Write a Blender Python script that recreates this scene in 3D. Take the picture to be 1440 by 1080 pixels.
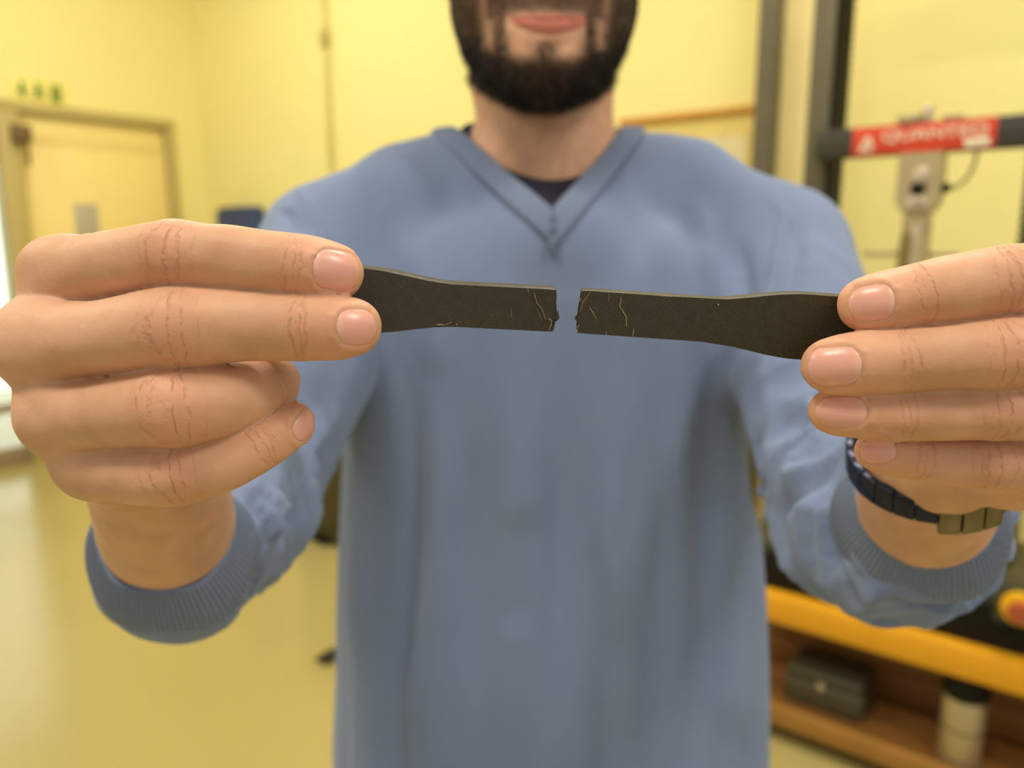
import bpy, bmesh, math, random
import numpy as np
from mathutils import Vector, Matrix

for o in list(bpy.data.objects):
    bpy.data.objects.remove(o, do_unlink=True)
SC = bpy.context.scene
COL = SC.collection
rng = np.random.default_rng(7)
random.seed(7)

# ------------------------------------------------------------------ camera
F = 1080.0                       # focal length in pixels of the 1440x1080 frame
PITCH = math.radians(10.4)
CAMZ = 1.48
cp, sp = math.cos(PITCH), math.sin(PITCH)
CAM = np.array([0, 0, CAMZ]); FW = np.array([0, cp, -sp]); UP = np.array([0, sp, cp]); RT = np.array([1.0, 0, 0])
cam = bpy.data.cameras.new('camera')
co = bpy.data.objects.new('camera', cam); COL.objects.link(co)
co.location = CAM; co.rotation_euler = (math.pi/2 - PITCH, 0, 0)
cam.sensor_width = 36; cam.lens = 27.0; cam.clip_start = 0.01; cam.clip_end = 100
cam.dof.use_dof = True; cam.dof.focus_distance = 0.217; cam.dof.aperture_fstop = 27.0/3.5
SC.camera = co

def P(px, py, d):
    """point seen at pixel (px,py), d metres along the optical axis"""
    return CAM + d*(FW + (px-720)/F*RT - (py-540)/F*UP)

# ------------------------------------------------------------------ light
SC.view_settings.view_transform = 'Standard'
SC.view_settings.look = 'None'
SC.view_settings.gamma = 1.0
SC.view_settings.use_curve_mapping = False
SC.view_settings.exposure = 0.0
SC.cycles.use_denoising = True
SC.cycles.max_bounces = 8
SC.cycles.diffuse_bounces = 5

w = bpy.data.worlds.new('hall_daylight'); SC.world = w; w.use_nodes = True
bg = w.node_tree.nodes['Background']
bg.inputs['Color'].default_value = (1.0, 0.97, 0.90, 1); bg.inputs['Strength'].default_value = 0.60

# ------------------------------------------------------------------ helpers
def S(r, g, b):
    f = lambda c: (c/255/12.92) if c/255 <= .04045 else ((c/255+.055)/1.055)**2.4
    return (f(r), f(g), f(b), 1.0)

class NT:
    def __init__(self, m):
        self.t = m.node_tree; self.n = self.t.nodes; self.l = self.t.links
    def node(self, typ, **kw):
        n = self.n.new(typ)
        for k, v in kw.items(): setattr(n, k, v)
        return n
    def put(self, sock, v):
        if isinstance(v, bpy.types.NodeSocket): self.l.new(v, sock)
        else: sock.default_value = v
    def math(self, op, a, b=0.0, c=None, clamp=False):
        n = self.node('ShaderNodeMath', operation=op, use_clamp=clamp)
        self.put(n.inputs[0], a); self.put(n.inputs[1], b)
        if c is not None: self.put(n.inputs[2], c)
        return n.outputs[0]
    def mix(self, fac, a, b, blend='MIX'):
        n = self.node('ShaderNodeMix', data_type='RGBA', blend_type=blend)
        self.put(n.inputs[0], fac); self.put(n.inputs[6], a); self.put(n.inputs[7], b)
        return n.outputs[2]
    def noise(self, vec, scale, detail=2.0, rough=.5, dist=0.0):
        n = self.node('ShaderNodeTexNoise')
        self.put(n.inputs['Vector'], vec)
        n.inputs['Scale'].default_value = scale; n.inputs['Detail'].default_value = detail
        n.inputs['Roughness'].default_value = rough; n.inputs['Distortion'].default_value = dist
        return n.outputs['Fac']
    def attr(self, name):
        return self.node('ShaderNodeAttribute', attribute_name=name).outputs['Fac']
    def bump(self, h, dist, strength=1.0, nrm=None):
        n = self.node('ShaderNodeBump')
        self.put(n.inputs['Height'], h); n.inputs['Distance'].default_value = dist; n.inputs['Strength'].default_value = strength
        if nrm is not None: self.l.new(nrm, n.inputs['Normal'])
        return n.outputs[0]
    def mapping(self, vec, scale=(1, 1, 1), rot=(0, 0, 0)):
        n = self.node('ShaderNodeMapping'); self.l.new(vec, n.inputs[0])
        n.inputs['Scale'].default_value = scale; n.inputs['Rotation'].default_value = rot
        return n.outputs[0]
    def ramp(self, fac, p0, p1):
        n = self.node('ShaderNodeMapRange', interpolation_type='SMOOTHSTEP')
        self.put(n.inputs[0], fac); n.inputs[1].default_value = p0; n.inputs[2].default_value = p1
        return n.outputs[0]

def mat(name, col, rough=.5, metal=0.0, nscale=20, namt=.08, bscale=0, bdist=.0005, spec=.5):
    m = bpy.data.materials.new(name); m.use_nodes = True
    t = NT(m); b = t.n['Principled BSDF']
    oc = t.node('ShaderNodeTexCoord').outputs['Object']
    dark = tuple(c*(1-namt*2) for c in col[:3]) + (1,)
    lite = tuple(min(1, c*(1+namt)) for c in col[:3]) + (1,)
    t.l.new(t.mix(t.noise(oc, nscale, 3), dark, lite), b.inputs['Base Color'])
    b.inputs['Roughness'].default_value = rough; b.inputs['Metallic'].default_value = metal
    b.inputs['Specular IOR Level'].default_value = spec
    if bscale:
        t.l.new(t.bump(t.noise(oc, bscale, 3), bdist), b.inputs['Normal'])
    return m

def link(name, me, m=None, parent=None, smooth=False, auto=None):
    me.name = name
    o = bpy.data.objects.new(name, me); COL.objects.link(o)
    if m is not None and len(me.materials) == 0: me.materials.append(m)
    if parent is not None: o.parent = parent
    if smooth: me.shade_smooth()
    if auto: 
        me.shade_smooth(); me.set_sharp_from_angle(angle=math.radians(auto))
    return o

def tag(o, label=None, cat=None, group=None, kind=None):
    if label: o['label'] = label
    if cat: o['category'] = cat
    if group: o['group'] = group
    if kind: o['kind'] = kind
    return o

def empty(name, loc=(0, 0, 0), rz=0.0):
    o = bpy.data.objects.new(name, None); COL.objects.link(o)
    o.location = loc; o.rotation_euler = (0, 0, rz); o.empty_display_size = .05
    return o

class MB:
    """collects shapes into one bmesh"""
    def __init__(self): self.bm = bmesh.new()
    def _fin(self, verts, M, bev=0, seg=2):
        bmesh.ops.transform(self.bm, matrix=M, verts=verts)
        if bev:
            es = list({e for v in verts for e in v.link_edges})
            bmesh.ops.bevel(self.bm, geom=es, offset=bev, segments=seg, profile=.5, affect='EDGES')
        return self
    def box(self, x0, x1, y0, y1, z0, z1, bev=0, rot=None, seg=2):
        r = bmesh.ops.create_cube(self.bm, size=1)
        M = Matrix.Translation(((x0+x1)/2, (y0+y1)/2, (z0+z1)/2))
        if rot is not None: M = M @ rot
        return self._fin(r['verts'], M @ Matrix.Diagonal((x1-x0, y1-y0, z1-z0, 1)), bev, seg)
    def cyl(self, p, q, r1, r2=None, seg=24, bev=0):
        p, q = Vector(p), Vector(q); d = q-p
        r = bmesh.ops.create_cone(self.bm, cap_ends=True, segments=seg, radius1=r1, radius2=r1 if r2 is None else r2, depth=d.length)
        M = Matrix.Translation((p+q)/2) @ d.to_track_quat('Z', 'Y').to_matrix().to_4x4()
        bmesh.ops.transform(self.bm, matrix=M, verts=r['verts'])
        if bev:
            es = [e for e in {e for v in r['verts'] for e in v.link_edges} if len(e.link_faces) == 2 and any(len(f.verts) > 4 for f in e.link_faces)]
            bmesh.ops.bevel(self.bm, geom=es, offset=bev, segments=2, profile=.5, affect='EDGES')
        return self
    def tube(self, pts, r, seg=8):
        rings = []
        pts = [Vector(p) for p in pts]
        for i, p in enumerate(pts):
            d = (pts[min(i+1, len(pts)-1)]-pts[max(i-1, 0)]).normalized()
            a = d.orthogonal().normalized() if i == 0 else (a0 - d*a0.dot(d)).normalized()
            a0 = a; b = d.cross(a)
            rr = r[i] if hasattr(r, '__len__') else r
            rings.append([self.bm.verts.new(p+rr*(math.cos(t)*a+math.sin(t)*b)) for t in [2*math.pi*k/seg for k in range(seg)]])
        for A, B in zip(rings, rings[1:]):
            for k in range(seg): self.bm.faces.new((A[k], A[(k+1) % seg], B[(k+1) % seg], B[k]))
        self.bm.faces.new(rings[0][::-1]); self.bm.faces.new(rings[-1])
        return self
    def poly(self, pts, y0, y1, bev=0):
        """polygon in x,z extruded from y0 to y1"""
        vs = [self.bm.verts.new((x, y0, z)) for x, z in pts]
        f = self.bm.faces.new(vs)
        r = bmesh.ops.extrude_face_region(self.bm, geom=[f])
        nv = [g for g in r['geom'] if isinstance(g, bmesh.types.BMVert)]
        bmesh.ops.translate(self.bm, verts=nv, vec=(0, y1-y0, 0))
        bmesh.ops.recalc_face_normals(self.bm, faces=self.bm.faces[:])
        return self
    def build(self, name, m, parent=None, auto=35):
        me = bpy.data.meshes.new(name)
        bmesh.ops.recalc_face_normals(self.bm, faces=self.bm.faces[:])
        self.bm.to_mesh(me); self.bm.free()
        return link(name, me, m, parent, auto=auto)

def grid_mesh(name, G, m, parent=None, closed_u=False, thick=0.0):
    """G: (nu,nv,3) points -> quad sheet, optional solidify"""
    nu, nv = G.shape[:2]
    idx = np.arange(nu*nv).reshape(nu, nv)
    A = idx if closed_u else idx[:-1]
    B = np.roll(idx, -1, 0) if closed_u else idx[1:]
    f = np.stack([A[:, :-1], B[:, :-1], B[:, 1:], A[:, 1:]], -1).reshape(-1, 4)
    me = bpy.data.meshes.new(name); me.from_pydata(G.reshape(-1, 3).tolist(), [], f.tolist()); me.validate()
    o = link(name, me, m, parent, smooth=True)
    if thick:
        md = o.modifiers.new('s', 'SOLIDIFY'); md.thickness = abs(thick); md.offset = -1 if thick > 0 else 1
    return o

# ---- signed-distance modelling: smooth unions of tapered capsules, meshed by surface nets
def smin(a, b, k):
    if k <= 0: return np.minimum(a, b)
    h = np.clip(.5+.5*(b-a)/k, 0, 1)
    return b+(a-b)*h-k*h*(1-h)

class Field:
    def __init__(self, lo, hi, h):
        self.h = h; self.o = np.array(lo, float)
        self.n = np.ceil((np.array(hi)-self.o)/h).astype(int)+1
        self.ax = [(self.o[i]+h*np.arange(self.n[i])).astype(np.float32) for i in range(3)]
    def new(self): return np.full(self.n, 1.0, np.float32)
    def box(self, lo, hi):
        a = np.clip(np.floor((np.array(lo)-self.o)/self.h).astype(int), 0, self.n)
        b = np.clip(np.ceil((np.array(hi)-self.o)/self.h).astype(int)+1, 0, self.n)
        return tuple(slice(a[i], b[i]) for i in range(3))
    def xyz(self, sl=None):
        sl = sl or (slice(None),)*3
        return self.ax[0][sl[0]][:, None, None], self.ax[1][sl[1]][None, :, None], self.ax[2][sl[2]][None, None, :]
    def capsule(self, A, p, q, r1, r2, k):
        p = np.array(p); q = np.array(q); R = max(r1, r2)+k+3*self.h
        sl = self.box(np.minimum(p, q)-R, np.maximum(p, q)+R)
        if A[sl].size == 0: return
        x, y, z = self.xyz(sl); d = q-p; L = float(d@d)+1e-12
        t = np.clip(((x-p[0])*d[0]+(y-p[1])*d[1]+(z-p[2])*d[2])/L, 0, 1)
        D = np.sqrt((x-p[0]-t*d[0])**2+(y-p[1]-t*d[1])**2+(z-p[2]-t*d[2])**2)-(r1+(r2-r1)*t)
        A[sl] = smin(A[sl], D.astype(np.float32), k)
    def chain(self, A, pts, rs, k):
        for i in range(len(pts)-1): self.capsule(A, pts[i], pts[i+1], rs[i], rs[i+1], k)
    def ellipsoid(self, A, c, r, k, sub=False, power=2.0):
        c = np.array(c); r = np.array(r); m = k+4*self.h
        sl = self.box(c-r-m, c+r+m)
        x, y, z = self.xyz(sl)
        q = (np.abs((x-c[0])/r[0])**power+np.abs((y-c[1])/r[1])**power+np.abs((z-c[2])/r[2])**power)**(1/power)
        D = ((q-1)*r.min()).astype(np.float32)
        if sub: A[sl] = -smin(-A[sl], D, k)
        else: A[sl] = smin(A[sl], D, k)
    def sample(self, A, p):
        g = (np.asarray(p)-self.o)/self.h
        i = np.clip(np.floor(g).astype(int), 0, self.n-2); f = g-i
        out = 0
        for dx in (0, 1):
            for dy in (0, 1):
                for dz in (0, 1):
                    wgt = (f[..., 0] if dx else 1-f[..., 0])*(f[..., 1] if dy else 1-f[..., 1])*(f[..., 2] if dz else 1-f[..., 2])
                    out = out+wgt*A[i[..., 0]+dx, i[..., 1]+dy, i[..., 2]+dz]
        return out
    def grad(self, A, p):
        e = self.h; g = np.stack([self.sample(A, p+np.eye(3)[i]*e)-self.sample(A, p-np.eye(3)[i]*e) for i in range(3)], -1)
        return g/(np.linalg.norm(g, axis=-1, keepdims=True)+1e-9)
    def mesh(self, A):
        s = A < 0
        c = [s[dx:s.shape[0]-1+dx, dy:s.shape[1]-1+dy, dz:s.shape[2]-1+dz] for dx in (0, 1) for dy in (0, 1) for dz in (0, 1)]
        cnt = sum(x.astype(np.int8) for x in c)
        act = (cnt > 0) & (cnt < 8)
        I = np.argwhere(act)
        idx = np.full(act.shape, -1, np.int32); idx[act] = np.arange(len(I))
        corner = [(dx, dy, dz) for dx in (0, 1) for dy in (0, 1) for dz in (0, 1)]
        V = np.stack([A[I[:, 0]+a, I[:, 1]+b, I[:, 2]+cc] for a, b, cc in corner], 1)
        acc = np.zeros((len(I), 3)); n = np.zeros(len(I))
        for a in range(8):
            for b in range(a+1, 8):
                ca, cb = np.array(corner[a]), np.array(corner[b])
                if abs(ca-cb).sum() != 1: continue
                va, vb = V[:, a], V[:, b]
                m = (va < 0) != (vb < 0)
                t = np.where(m, va/np.where(m, va-vb, 1), 0)
                acc += m[:, None]*(ca+t[:, None]*(cb-ca)); n += m
        verts = self.o+self.h*(I+acc/n[:, None])
        quads = []
        for ax in range(3):
            a = [slice(None)]*3; b = [slice(None)]*3
            a[ax] = slice(0, -1); b[ax] = slice(1, None)
            sa, sb = s[tuple(a)], s[tuple(b)]
            E = np.argwhere(sa != sb)
            u, v = (ax+1) % 3, (ax+2) % 3
            E = E[(E[:, u] > 0) & (E[:, v] > 0) & (E[:, u] < act.shape[u]) & (E[:, v] < act.shape[v])]
            def cell(du, dv):
                Q = E.copy(); Q[:, u] += du; Q[:, v] += dv
                return idx[Q[:, 0], Q[:, 1], Q[:, 2]]
            q = np.stack([cell(-1, -1), cell(0, -1), cell(0, 0), cell(-1, 0)], 1)
            ins = sa[E[:, 0], E[:, 1], E[:, 2]]
            q[~ins] = q[~ins][:, ::-1]
            quads.append(q)
        return verts, np.concatenate(quads)

def laplace(V, Q, it=2, lam=.5):
    e = np.concatenate([Q[:, [0, 1]], Q[:, [1, 2]], Q[:, [2, 3]], Q[:, [3, 0]]])
    i = np.concatenate([e[:, 0], e[:, 1]]); j = np.concatenate([e[:, 1], e[:, 0]])
    deg = np.bincount(i, minlength=len(V)).astype(float)
    for k in range(it):
        for l in (lam, -lam*1.03):
            M = np.stack([np.bincount(i, V[j, a], minlength=len(V)) for a in range(3)], 1)/np.maximum(deg, 1)[:, None]
            V = V+l*(M-V)
    return V

def normals(V, Q):
    n = np.cross(V[Q[:, 2]]-V[Q[:, 0]], V[Q[:, 3]]-V[Q[:, 1]])
    N = np.stack([np.bincount(Q.ravel(), np.repeat(n[:, a], 4), minlength=len(V)) for a in range(3)], 1)
    return N/(np.linalg.norm(N, axis=1, keepdims=True)+1e-12)

def mesh_from(name, V, Q):
    me = bpy.data.meshes.new(name)
    me.vertices.add(len(V)); me.vertices.foreach_set('co', np.asarray(V, np.float32).ravel())
    me.loops.add(len(Q)*4); me.loops.foreach_set('vertex_index', np.asarray(Q, np.int32).ravel())
    me.polygons.add(len(Q)); me.polygons.foreach_set('loop_start', np.arange(len(Q), dtype=np.int32)*4)
    me.update(calc_edges=True); me.validate()
    return me

def sstep(a, b, x):
    t = np.clip((x-a)/(b-a), 0, 1); return t*t*(3-2*t)

# cheap smooth value noise for cloth folds
_tab = rng.random((64, 64, 64)).astype(np.float32)*2-1
def vnoise(p):
    i = np.floor(p).astype(int); f = p-i; f = f*f*(3-2*f); out = 0
    for dx in (0, 1):
        for dy in (0, 1):
            for dz in (0, 1):
                wgt = (f[:, 0] if dx else 1-f[:, 0])*(f[:, 1] if dy else 1-f[:, 1])*(f[:, 2] if dz else 1-f[:, 2])
                out = out+wgt*_tab[(i[:, 0]+dx) % 64, (i[:, 1]+dy) % 64, (i[:, 2]+dz) % 64]
    return out

# ------------------------------------------------------------------ room frame
RA = -math.radians(38.0)
E1 = np.array([math.cos(RA), math.sin(RA), 0]); E2 = np.array([-math.sin(RA), math.cos(RA), 0])   # along the back wall / into it
CORNER = np.array([-2.41, 6.2, 0])
def room(x, y, z=0.0): return CORNER+x*E1+y*E2+np.array([0, 0, z])
def to_room(p):
    q = np.asarray(p)-CORNER
    return np.array([q@E1, q@E2, q[2]])
def hit(px, py, plane, val):
    """where the view ray of a pixel meets room plane x / y / z = val (room coordinates)"""
    a = to_room(CAM); b = to_room(P(px, py, 1.0)); d = b-a
    i = 'xyz'.index(plane); t = (val-a[i])/d[i]
    return a+t*d
def rthing(name, x, y, z=0.0): return empty(name, room(x, y, z), RA)

# ================================================================== STRUCTURE
m_wall = mat('yellow_wall_paint', (0.88, 0.79, 0.32, 1), .75, nscale=3, namt=.02, bscale=220, bdist=.0004)
m_ceil = mat('ceiling_white', (0.85, 0.83, 0.76, 1), .8)
m_cream = mat('cream_door_paint', (0.90, 0.73, 0.27, 1), .5, nscale=4, namt=.02)
m_frame = mat('olive_frame_paint', (0.50, 0.40, 0.14, 1), .5, namt=.05)
m_dark = mat('black_grey_powder_coat', (0.040, 0.036, 0.024, 1), .5, bscale=900, bdist=.0002)
m_olive = mat('grey_olive_aluminium', (0.13, 0.11, 0.06, 1), .45, 0.2)
m_black = mat('matt_black', (0.012, 0.011, 0.007, 1), .6, spec=.15)
m_steel = mat('machined_steel', (0.52, 0.42, 0.23, 1), .42, .5, nscale=60, namt=.06)
m_bright = mat('bright_steel', (0.75, 0.62, 0.45, 1), .3, .7)
m_red = mat('red_label_print', (0.66, 0.055, 0.018, 1), .45, namt=.03)
m_white = mat('white_print', (0.85, 0.75, 0.55, 1), .5)
m_paper = mat('paper', (0.80, 0.72, 0.42, 1), .8, nscale=8)
m_greyp = mat('grey_notice', (0.50, 0.45, 0.33, 1), .7)
m_green = mat('green_sign_print', (0.06, 0.19, 0.02, 1), .5)
m_oak = mat('orange_wood_frame', (0.62, 0.29, 0.035, 1), .5, nscale=30, namt=.1)
m_yellow = mat('amber_beam_paint', (0.78, 0.37, 0.012, 1), .4, nscale=14, namt=.05)
m_blue = mat('blue_plastic', (0.035, 0.06, 0.17, 1), .6)

def wood(name, c0, c1):
    m = bpy.data.materials.new(name); m.use_nodes = True
    t = NT(m); b = t.n['Principled BSDF']
    oc = t.node('ShaderNodeTexCoord').outputs['Object']
    n = t.noise(t.mapping(oc, (3, 40, 40)), 1.5, 5, .6, .4)
    t.l.new(t.mix(n, c0, c1), b.inputs['Base Color']); b.inputs['Roughness'].default_value = .55
    return m
m_brown = wood('brown_wood', (0.15, 0.065, 0.013, 1), (0.34, 0.15, 0.034, 1))

def floor_mat():
    m = bpy.data.materials.new('resin_floor'); m.use_nodes = True
    t = NT(m); b = t.n['Principled BSDF']
    oc = t.node('ShaderNodeTexCoord').outputs['Object']
    n = t.noise(oc, 1.2, 4, .5); n2 = t.noise(oc, 60, 3, .6)
    c = t.mix(n, (0.38, 0.315, 0.115, 1), (0.455, 0.38, 0.145, 1))
    c = t.mix(t.math('MULTIPLY', n2, .25), c, (0.33, 0.27, 0.09, 1))
    t.l.new(c, b.inputs['Base Color'])
    t.l.new(t.math('MULTIPLY_ADD', n, .1, .16), b.inputs['Roughness'])
    b.inputs['Specular IOR Level'].default_value = .6
    return m
def glass_mat():
    m = bpy.data.materials.new('clear_glass'); m.use_nodes = True
    t = NT(m); b = t.n['Principled BSDF']
    b.inputs['Base Color'].default_value = (.93, .97, .95, 1); b.inputs['Roughness'].default_value = .02
    b.inputs['Transmission Weight'].default_value = 1; b.inputs['IOR'].default_value = 1.45
    oc = t.node('ShaderNodeTexCoord').outputs['Object']
    t.l.new(t.bump(t.noise(oc, 2), .0005), b.inputs['Normal'])
    return m
m_floor = floor_mat(); m_glass = glass_mat()

def rstruct(name, mb, m):
    o = mb.build(name, m); o.location = CORNER; o.rotation_euler = (0, 0, RA); o['kind'] = 'structure'
    return o
CEIL = 4.2
# door and glazing on the left wall (room plane x = 0): y positions from the photograph
yr = hit(254, 330, 'x', 0)[1]          # right edge of the door frame
yl = hit(47, 330, 'x', 0)[1]           # left edge of the door leaf
yp = hit(10, 330, 'x', 0)[1]           # left edge of the post
ztop = hit(150, 172, 'x', 0)[2]        # underside of the frame head
fw_ = .065
yg = yp-1.25                           # far end of the glazed leaf
LW0 = -7.5
mb = MB()
mb.box(-.2, 0, yr, .2, 0, CEIL); mb.box(-.2, 0, LW0, yg, 0, CEIL); mb.box(-.2, 0, yg, yr, ztop+fw_, CEIL)
rstruct('wall_left', mb, m_wall)
BW1 = 7.2
rstruct('wall_back', MB().box(0, BW1, 0, .2, 0, CEIL), m_wall)
rstruct('floor', MB().box(-6, 12, -9, .2, -.1, 0), m_floor)
rstruct('ceiling', MB().box(-.2, 9, -7.5, .2, CEIL, CEIL+.1), m_ceil)
rstruct('baseboard_back', MB().box(.012, BW1, -.012, 0, 0, .09, .003), m_frame)
o = rstruct('baseboard_left', MB().box(0, .012, yr, -.013, 0, .09, .003), m_frame)

# cream door
dr = rthing('door_1', 0, 0); dr['kind'] = 'structure'
tag(dr, 'cream door in an olive frame with a grey notice on it')
fr = MB().box(-.12, .03, yl-.02, yr, ztop, ztop+fw_, .004).box(-.12, .03, yr-fw_, yr, 0, ztop, .004).build('door_frame', m_frame, dr)
leaf = MB().box(-.07, -.025, yl+.004, yr-fw_-.004, .01, ztop-.005, .003).box(-.026, -.018, yl+.02, yr-fw_-.02, ztop-.18, ztop-.012, .002).build('door_leaf', m_cream, dr)
h = MB().cyl((-.03, yl+.1, 1.02), (.03, yl+.1, 1.02), .011, bev=.002).cyl((.03, yl+.1, 1.02), (.03, yl+.23, 1.02), .01, bev=.003).build('door_handle', m_steel, dr)
a = hit(103, 286, 'x', -.02); b = hit(142, 340, 'x', -.02)
n = tag(MB().box(-.0245, -.021, a[1], b[1], a[2]-.3, a[2], .0008).build('notice', m_greyp, dr), 'grey notice fixed to the door')
# post + glazed leaf
gd = rthing('door_2', 0, 0); gd['kind'] = 'structure'
tag(gd, 'glazed door leaf with pale rails at the left, daylight behind it')
MB().box(-.13, .035, yp, yl-.02, 0, ztop, .004).build('post', m_frame, gd)
MB().box(-.12, .03, yg, yl-.021, ztop+.0005, ztop+fw_, .004).build('frame_head', m_frame, gd)
MB().box(-.08, -.03, yg, yp, ztop-.32, ztop-.004, .004).build('top_panel', m_frame, gd)
for k, (z0, z1) in enumerate(((.0, .12), (.36, .42), (.62, .66))):
    MB().box(-.08, -.03, yg, yp, z0, z1, .004).build('rail', mat('pale_rail', (.35, .25, .15, 1), .5) if k == 0 else bpy.data.materials['pale_rail'], gd)
MB().box(-.085, -.03, yg, yg+.07, .121, ztop-.33, .004).build('stile', m_frame, gd)
MB().box(-.06, -.052, yg+.072, yp-.002, .43, .615).build('pane', m_glass, gd)
MB().box(-.06, -.052, yg+.072, yp-.002, .665, ztop-.325).build('pane', m_glass, gd)
MB().box(-.06, -.052, yg+.072, yp-.002, .125, .355).build('pane', m_glass, gd)
bk_m = bpy.data.materials.new('overcast_daylight'); bk_m.use_nodes = True
b_ = bk_m.node_tree.nodes['Principled BSDF']; b_.inputs['Base Color'].default_value = (.8, .85, .8, 1)
b_.inputs['Emission Color'].default_value = (.93, 1, .94, 1); b_.inputs['Emission Strength'].default_value = 1.5
rstruct('backdrop_sky', MB().box(-3.3, -3.2, yg-4, yp+2.5, -.1, CEIL), bk_m)
a = hit(30, 187, 'x', .06)
cl = MB().box(.036, .085, a[1]-.055, a[1]+.055, a[2]-.06, a[2]+.05, .006).box(.05, .075, a[1]+.02, a[1]+.03, a[2]-.2, a[2]-.05, .003).build('door_closer', mat('bronze_closer', (.16, .10, .03, 1), .5), gd)

# ceiling lights
for k, (x, y, lab) in enumerate(((2.0, -1.6, 'near the corner by the cream door'), (5.2, -1.6, 'over the testing machine'), (2.0, -4.4, 'over the glazed door'), (5.2, -4.4, 'over the photographer'), (7.8, -3.0, 'at the open end of the hall'))):
    t = rthing('ceiling_light', x, y, CEIL-.02)
    tag(t, 'white fluorescent ceiling light panel '+lab, 'light', 'ceiling light panels')
    MB().box(-.62, .62, -.17, .17, -.04, .02, .006).build('housing', m_white, t)
    d = MB().box(-.58, .58, -.13, .13, -.05, -.041, .002)
    me_ = bpy.data.materials.get('lamp_diffuser')
    if me_ is None:
        me_ = bpy.data.materials.new('lamp_diffuser'); me_.use_nodes = True
        b_ = me_.node_tree.nodes['Principled BSDF']; b_.inputs['Emission Color'].default_value = (1, .95, .84, 1); b_.inputs['Emission Strength'].default_value = 6
    d.build('diffuser', me_, t)
    L = bpy.data.lights.new('lamp', 'AREA'); L.shape = 'RECTANGLE'; L.size = 1.15; L.size_y = .26; L.energy = 50; L.color = (1, .94, .82)
    lo = bpy.data.objects.new('lamp', L); COL.objects.link(lo); lo.parent = t; lo.location = (0, 0, -.06)

# ================================================================== WALL THINGS
# exit sign with three green pictograms
a = hit(14, 106, 'x', .01); b = hit(96, 152, 'x', .01)
sw = (b[1]-a[1]); sz = hit(55, 129, 'x', .01)
t = rthing('exit_sign', 0, sz[1], sz[2])
tag(t, 'flat emergency exit sign with three green pictograms above the cream door', 'sign')
hh = .075
MB().box(.002, .012, -sw/2, sw/2, -hh, hh, .002).build('plate', mat('sign_plate', (.88, .76, .22, 1), .5, namt=.01), t)
u = sw/82
def glyph(polys):
    g = MB()
    for pl in polys: g.poly(pl, 0, .002)
    bmesh.ops.transform(g.bm, matrix=Matrix.Rotation(math.pi/2, 4, 'Z') @ Matrix.Translation((0, -.0145, 0)), verts=g.bm.verts[:])
    return g
ox = -25*u
glyph([[(ox-3*u, -.0), (ox+3*u, 0), (ox+3*u, .055), (ox-3*u, .055)], [(ox-8*u, 0), (ox, -.055), (ox+8*u, 0)]]).build('arrow', m_green, t, auto=None)
ox = -1*u
glyph([[(ox-2*u+math.cos(q)*3.2*u, .045+math.sin(q)*.012) for q in np.linspace(0, 5.8, 9)],
       [(ox-6*u, -.005), (ox-1*u, -.02), (ox+5*u, .02), (ox+2*u, .034), (ox-4*u, .03)],
       [(ox-1*u, -.02), (ox+4*u, -.012), (ox+9*u, -.03), (ox+7*u, -.055), (ox+4*u, -.03)],
       [(ox-6*u, -.005), (ox-1*u, -.02), (ox-4*u, -.05), (ox-11*u, -.055), (ox-10*u, -.043), (ox-6*u, -.036)],
       [(ox+5*u, .02), (ox+10*u, .006), (ox+10*u, -.004), (ox+4*u, .006)]]).build('running_figure', m_green, t, auto=None)
ox = 24*u
glyph([[(ox-8*u, -.055), (ox+8*u, -.055), (ox+8*u, .055), (ox-8*u, .055), (ox-8*u, .043), (ox+4*u, .043), (ox+4*u, -.043), (ox-8*u, -.043)],
       [(ox-6*u, -.035), (ox+2*u, -.045), (ox+2*u, .035), (ox-6*u, .03)]]).build('doorway', m_green, t, auto=None)

# trunking and junction box on the back wall
a = hit(457, 228, 'y', 0); b = hit(461, 55, 'y', 0)
t = rthing('cable_trunking', b[0], 0, 0)
tag(t, 'narrow vertical cable trunking on the yellow back wall, left of the man', 'trunking')
m_tr = mat('trunking_plastic', (.72, .63, .22, 1), .5)
MB().box(-.022, .022, -.025, -.001, a[2]-.05, CEIL-.01, .003).build('channel', m_tr, t)
MB().box(-.035, .035, -.04, -.0255, b[2]-.05, b[2]+.05, .005).build('junction_box', mat('junction_plastic', (.5, .40, .13, 1), .5), t)

# blue dispenser
a = hit(322, 293, 'y', 0); b = hit(374, 293, 'y', 0)
t = rthing('dispenser', (a[0]+b[0])/2, 0, a[2])
tag(t, 'dark blue wall dispenser half hidden behind the hand at left', 'dispenser')
wd = (b[0]-a[0])/2
MB().box(-wd, wd, -.12, -.002, -.36, -.025, .02, seg=3).build('body', m_blue, t)
MB().box(-wd*.9, wd*.9, -.115, -.004, -.024, 0, .01, seg=3).build('lid', m_blue, t)
MB().box(-.05, .05, -.124, -.1205, -.25, -.16, .001).build('window', m_greyp, t)

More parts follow.
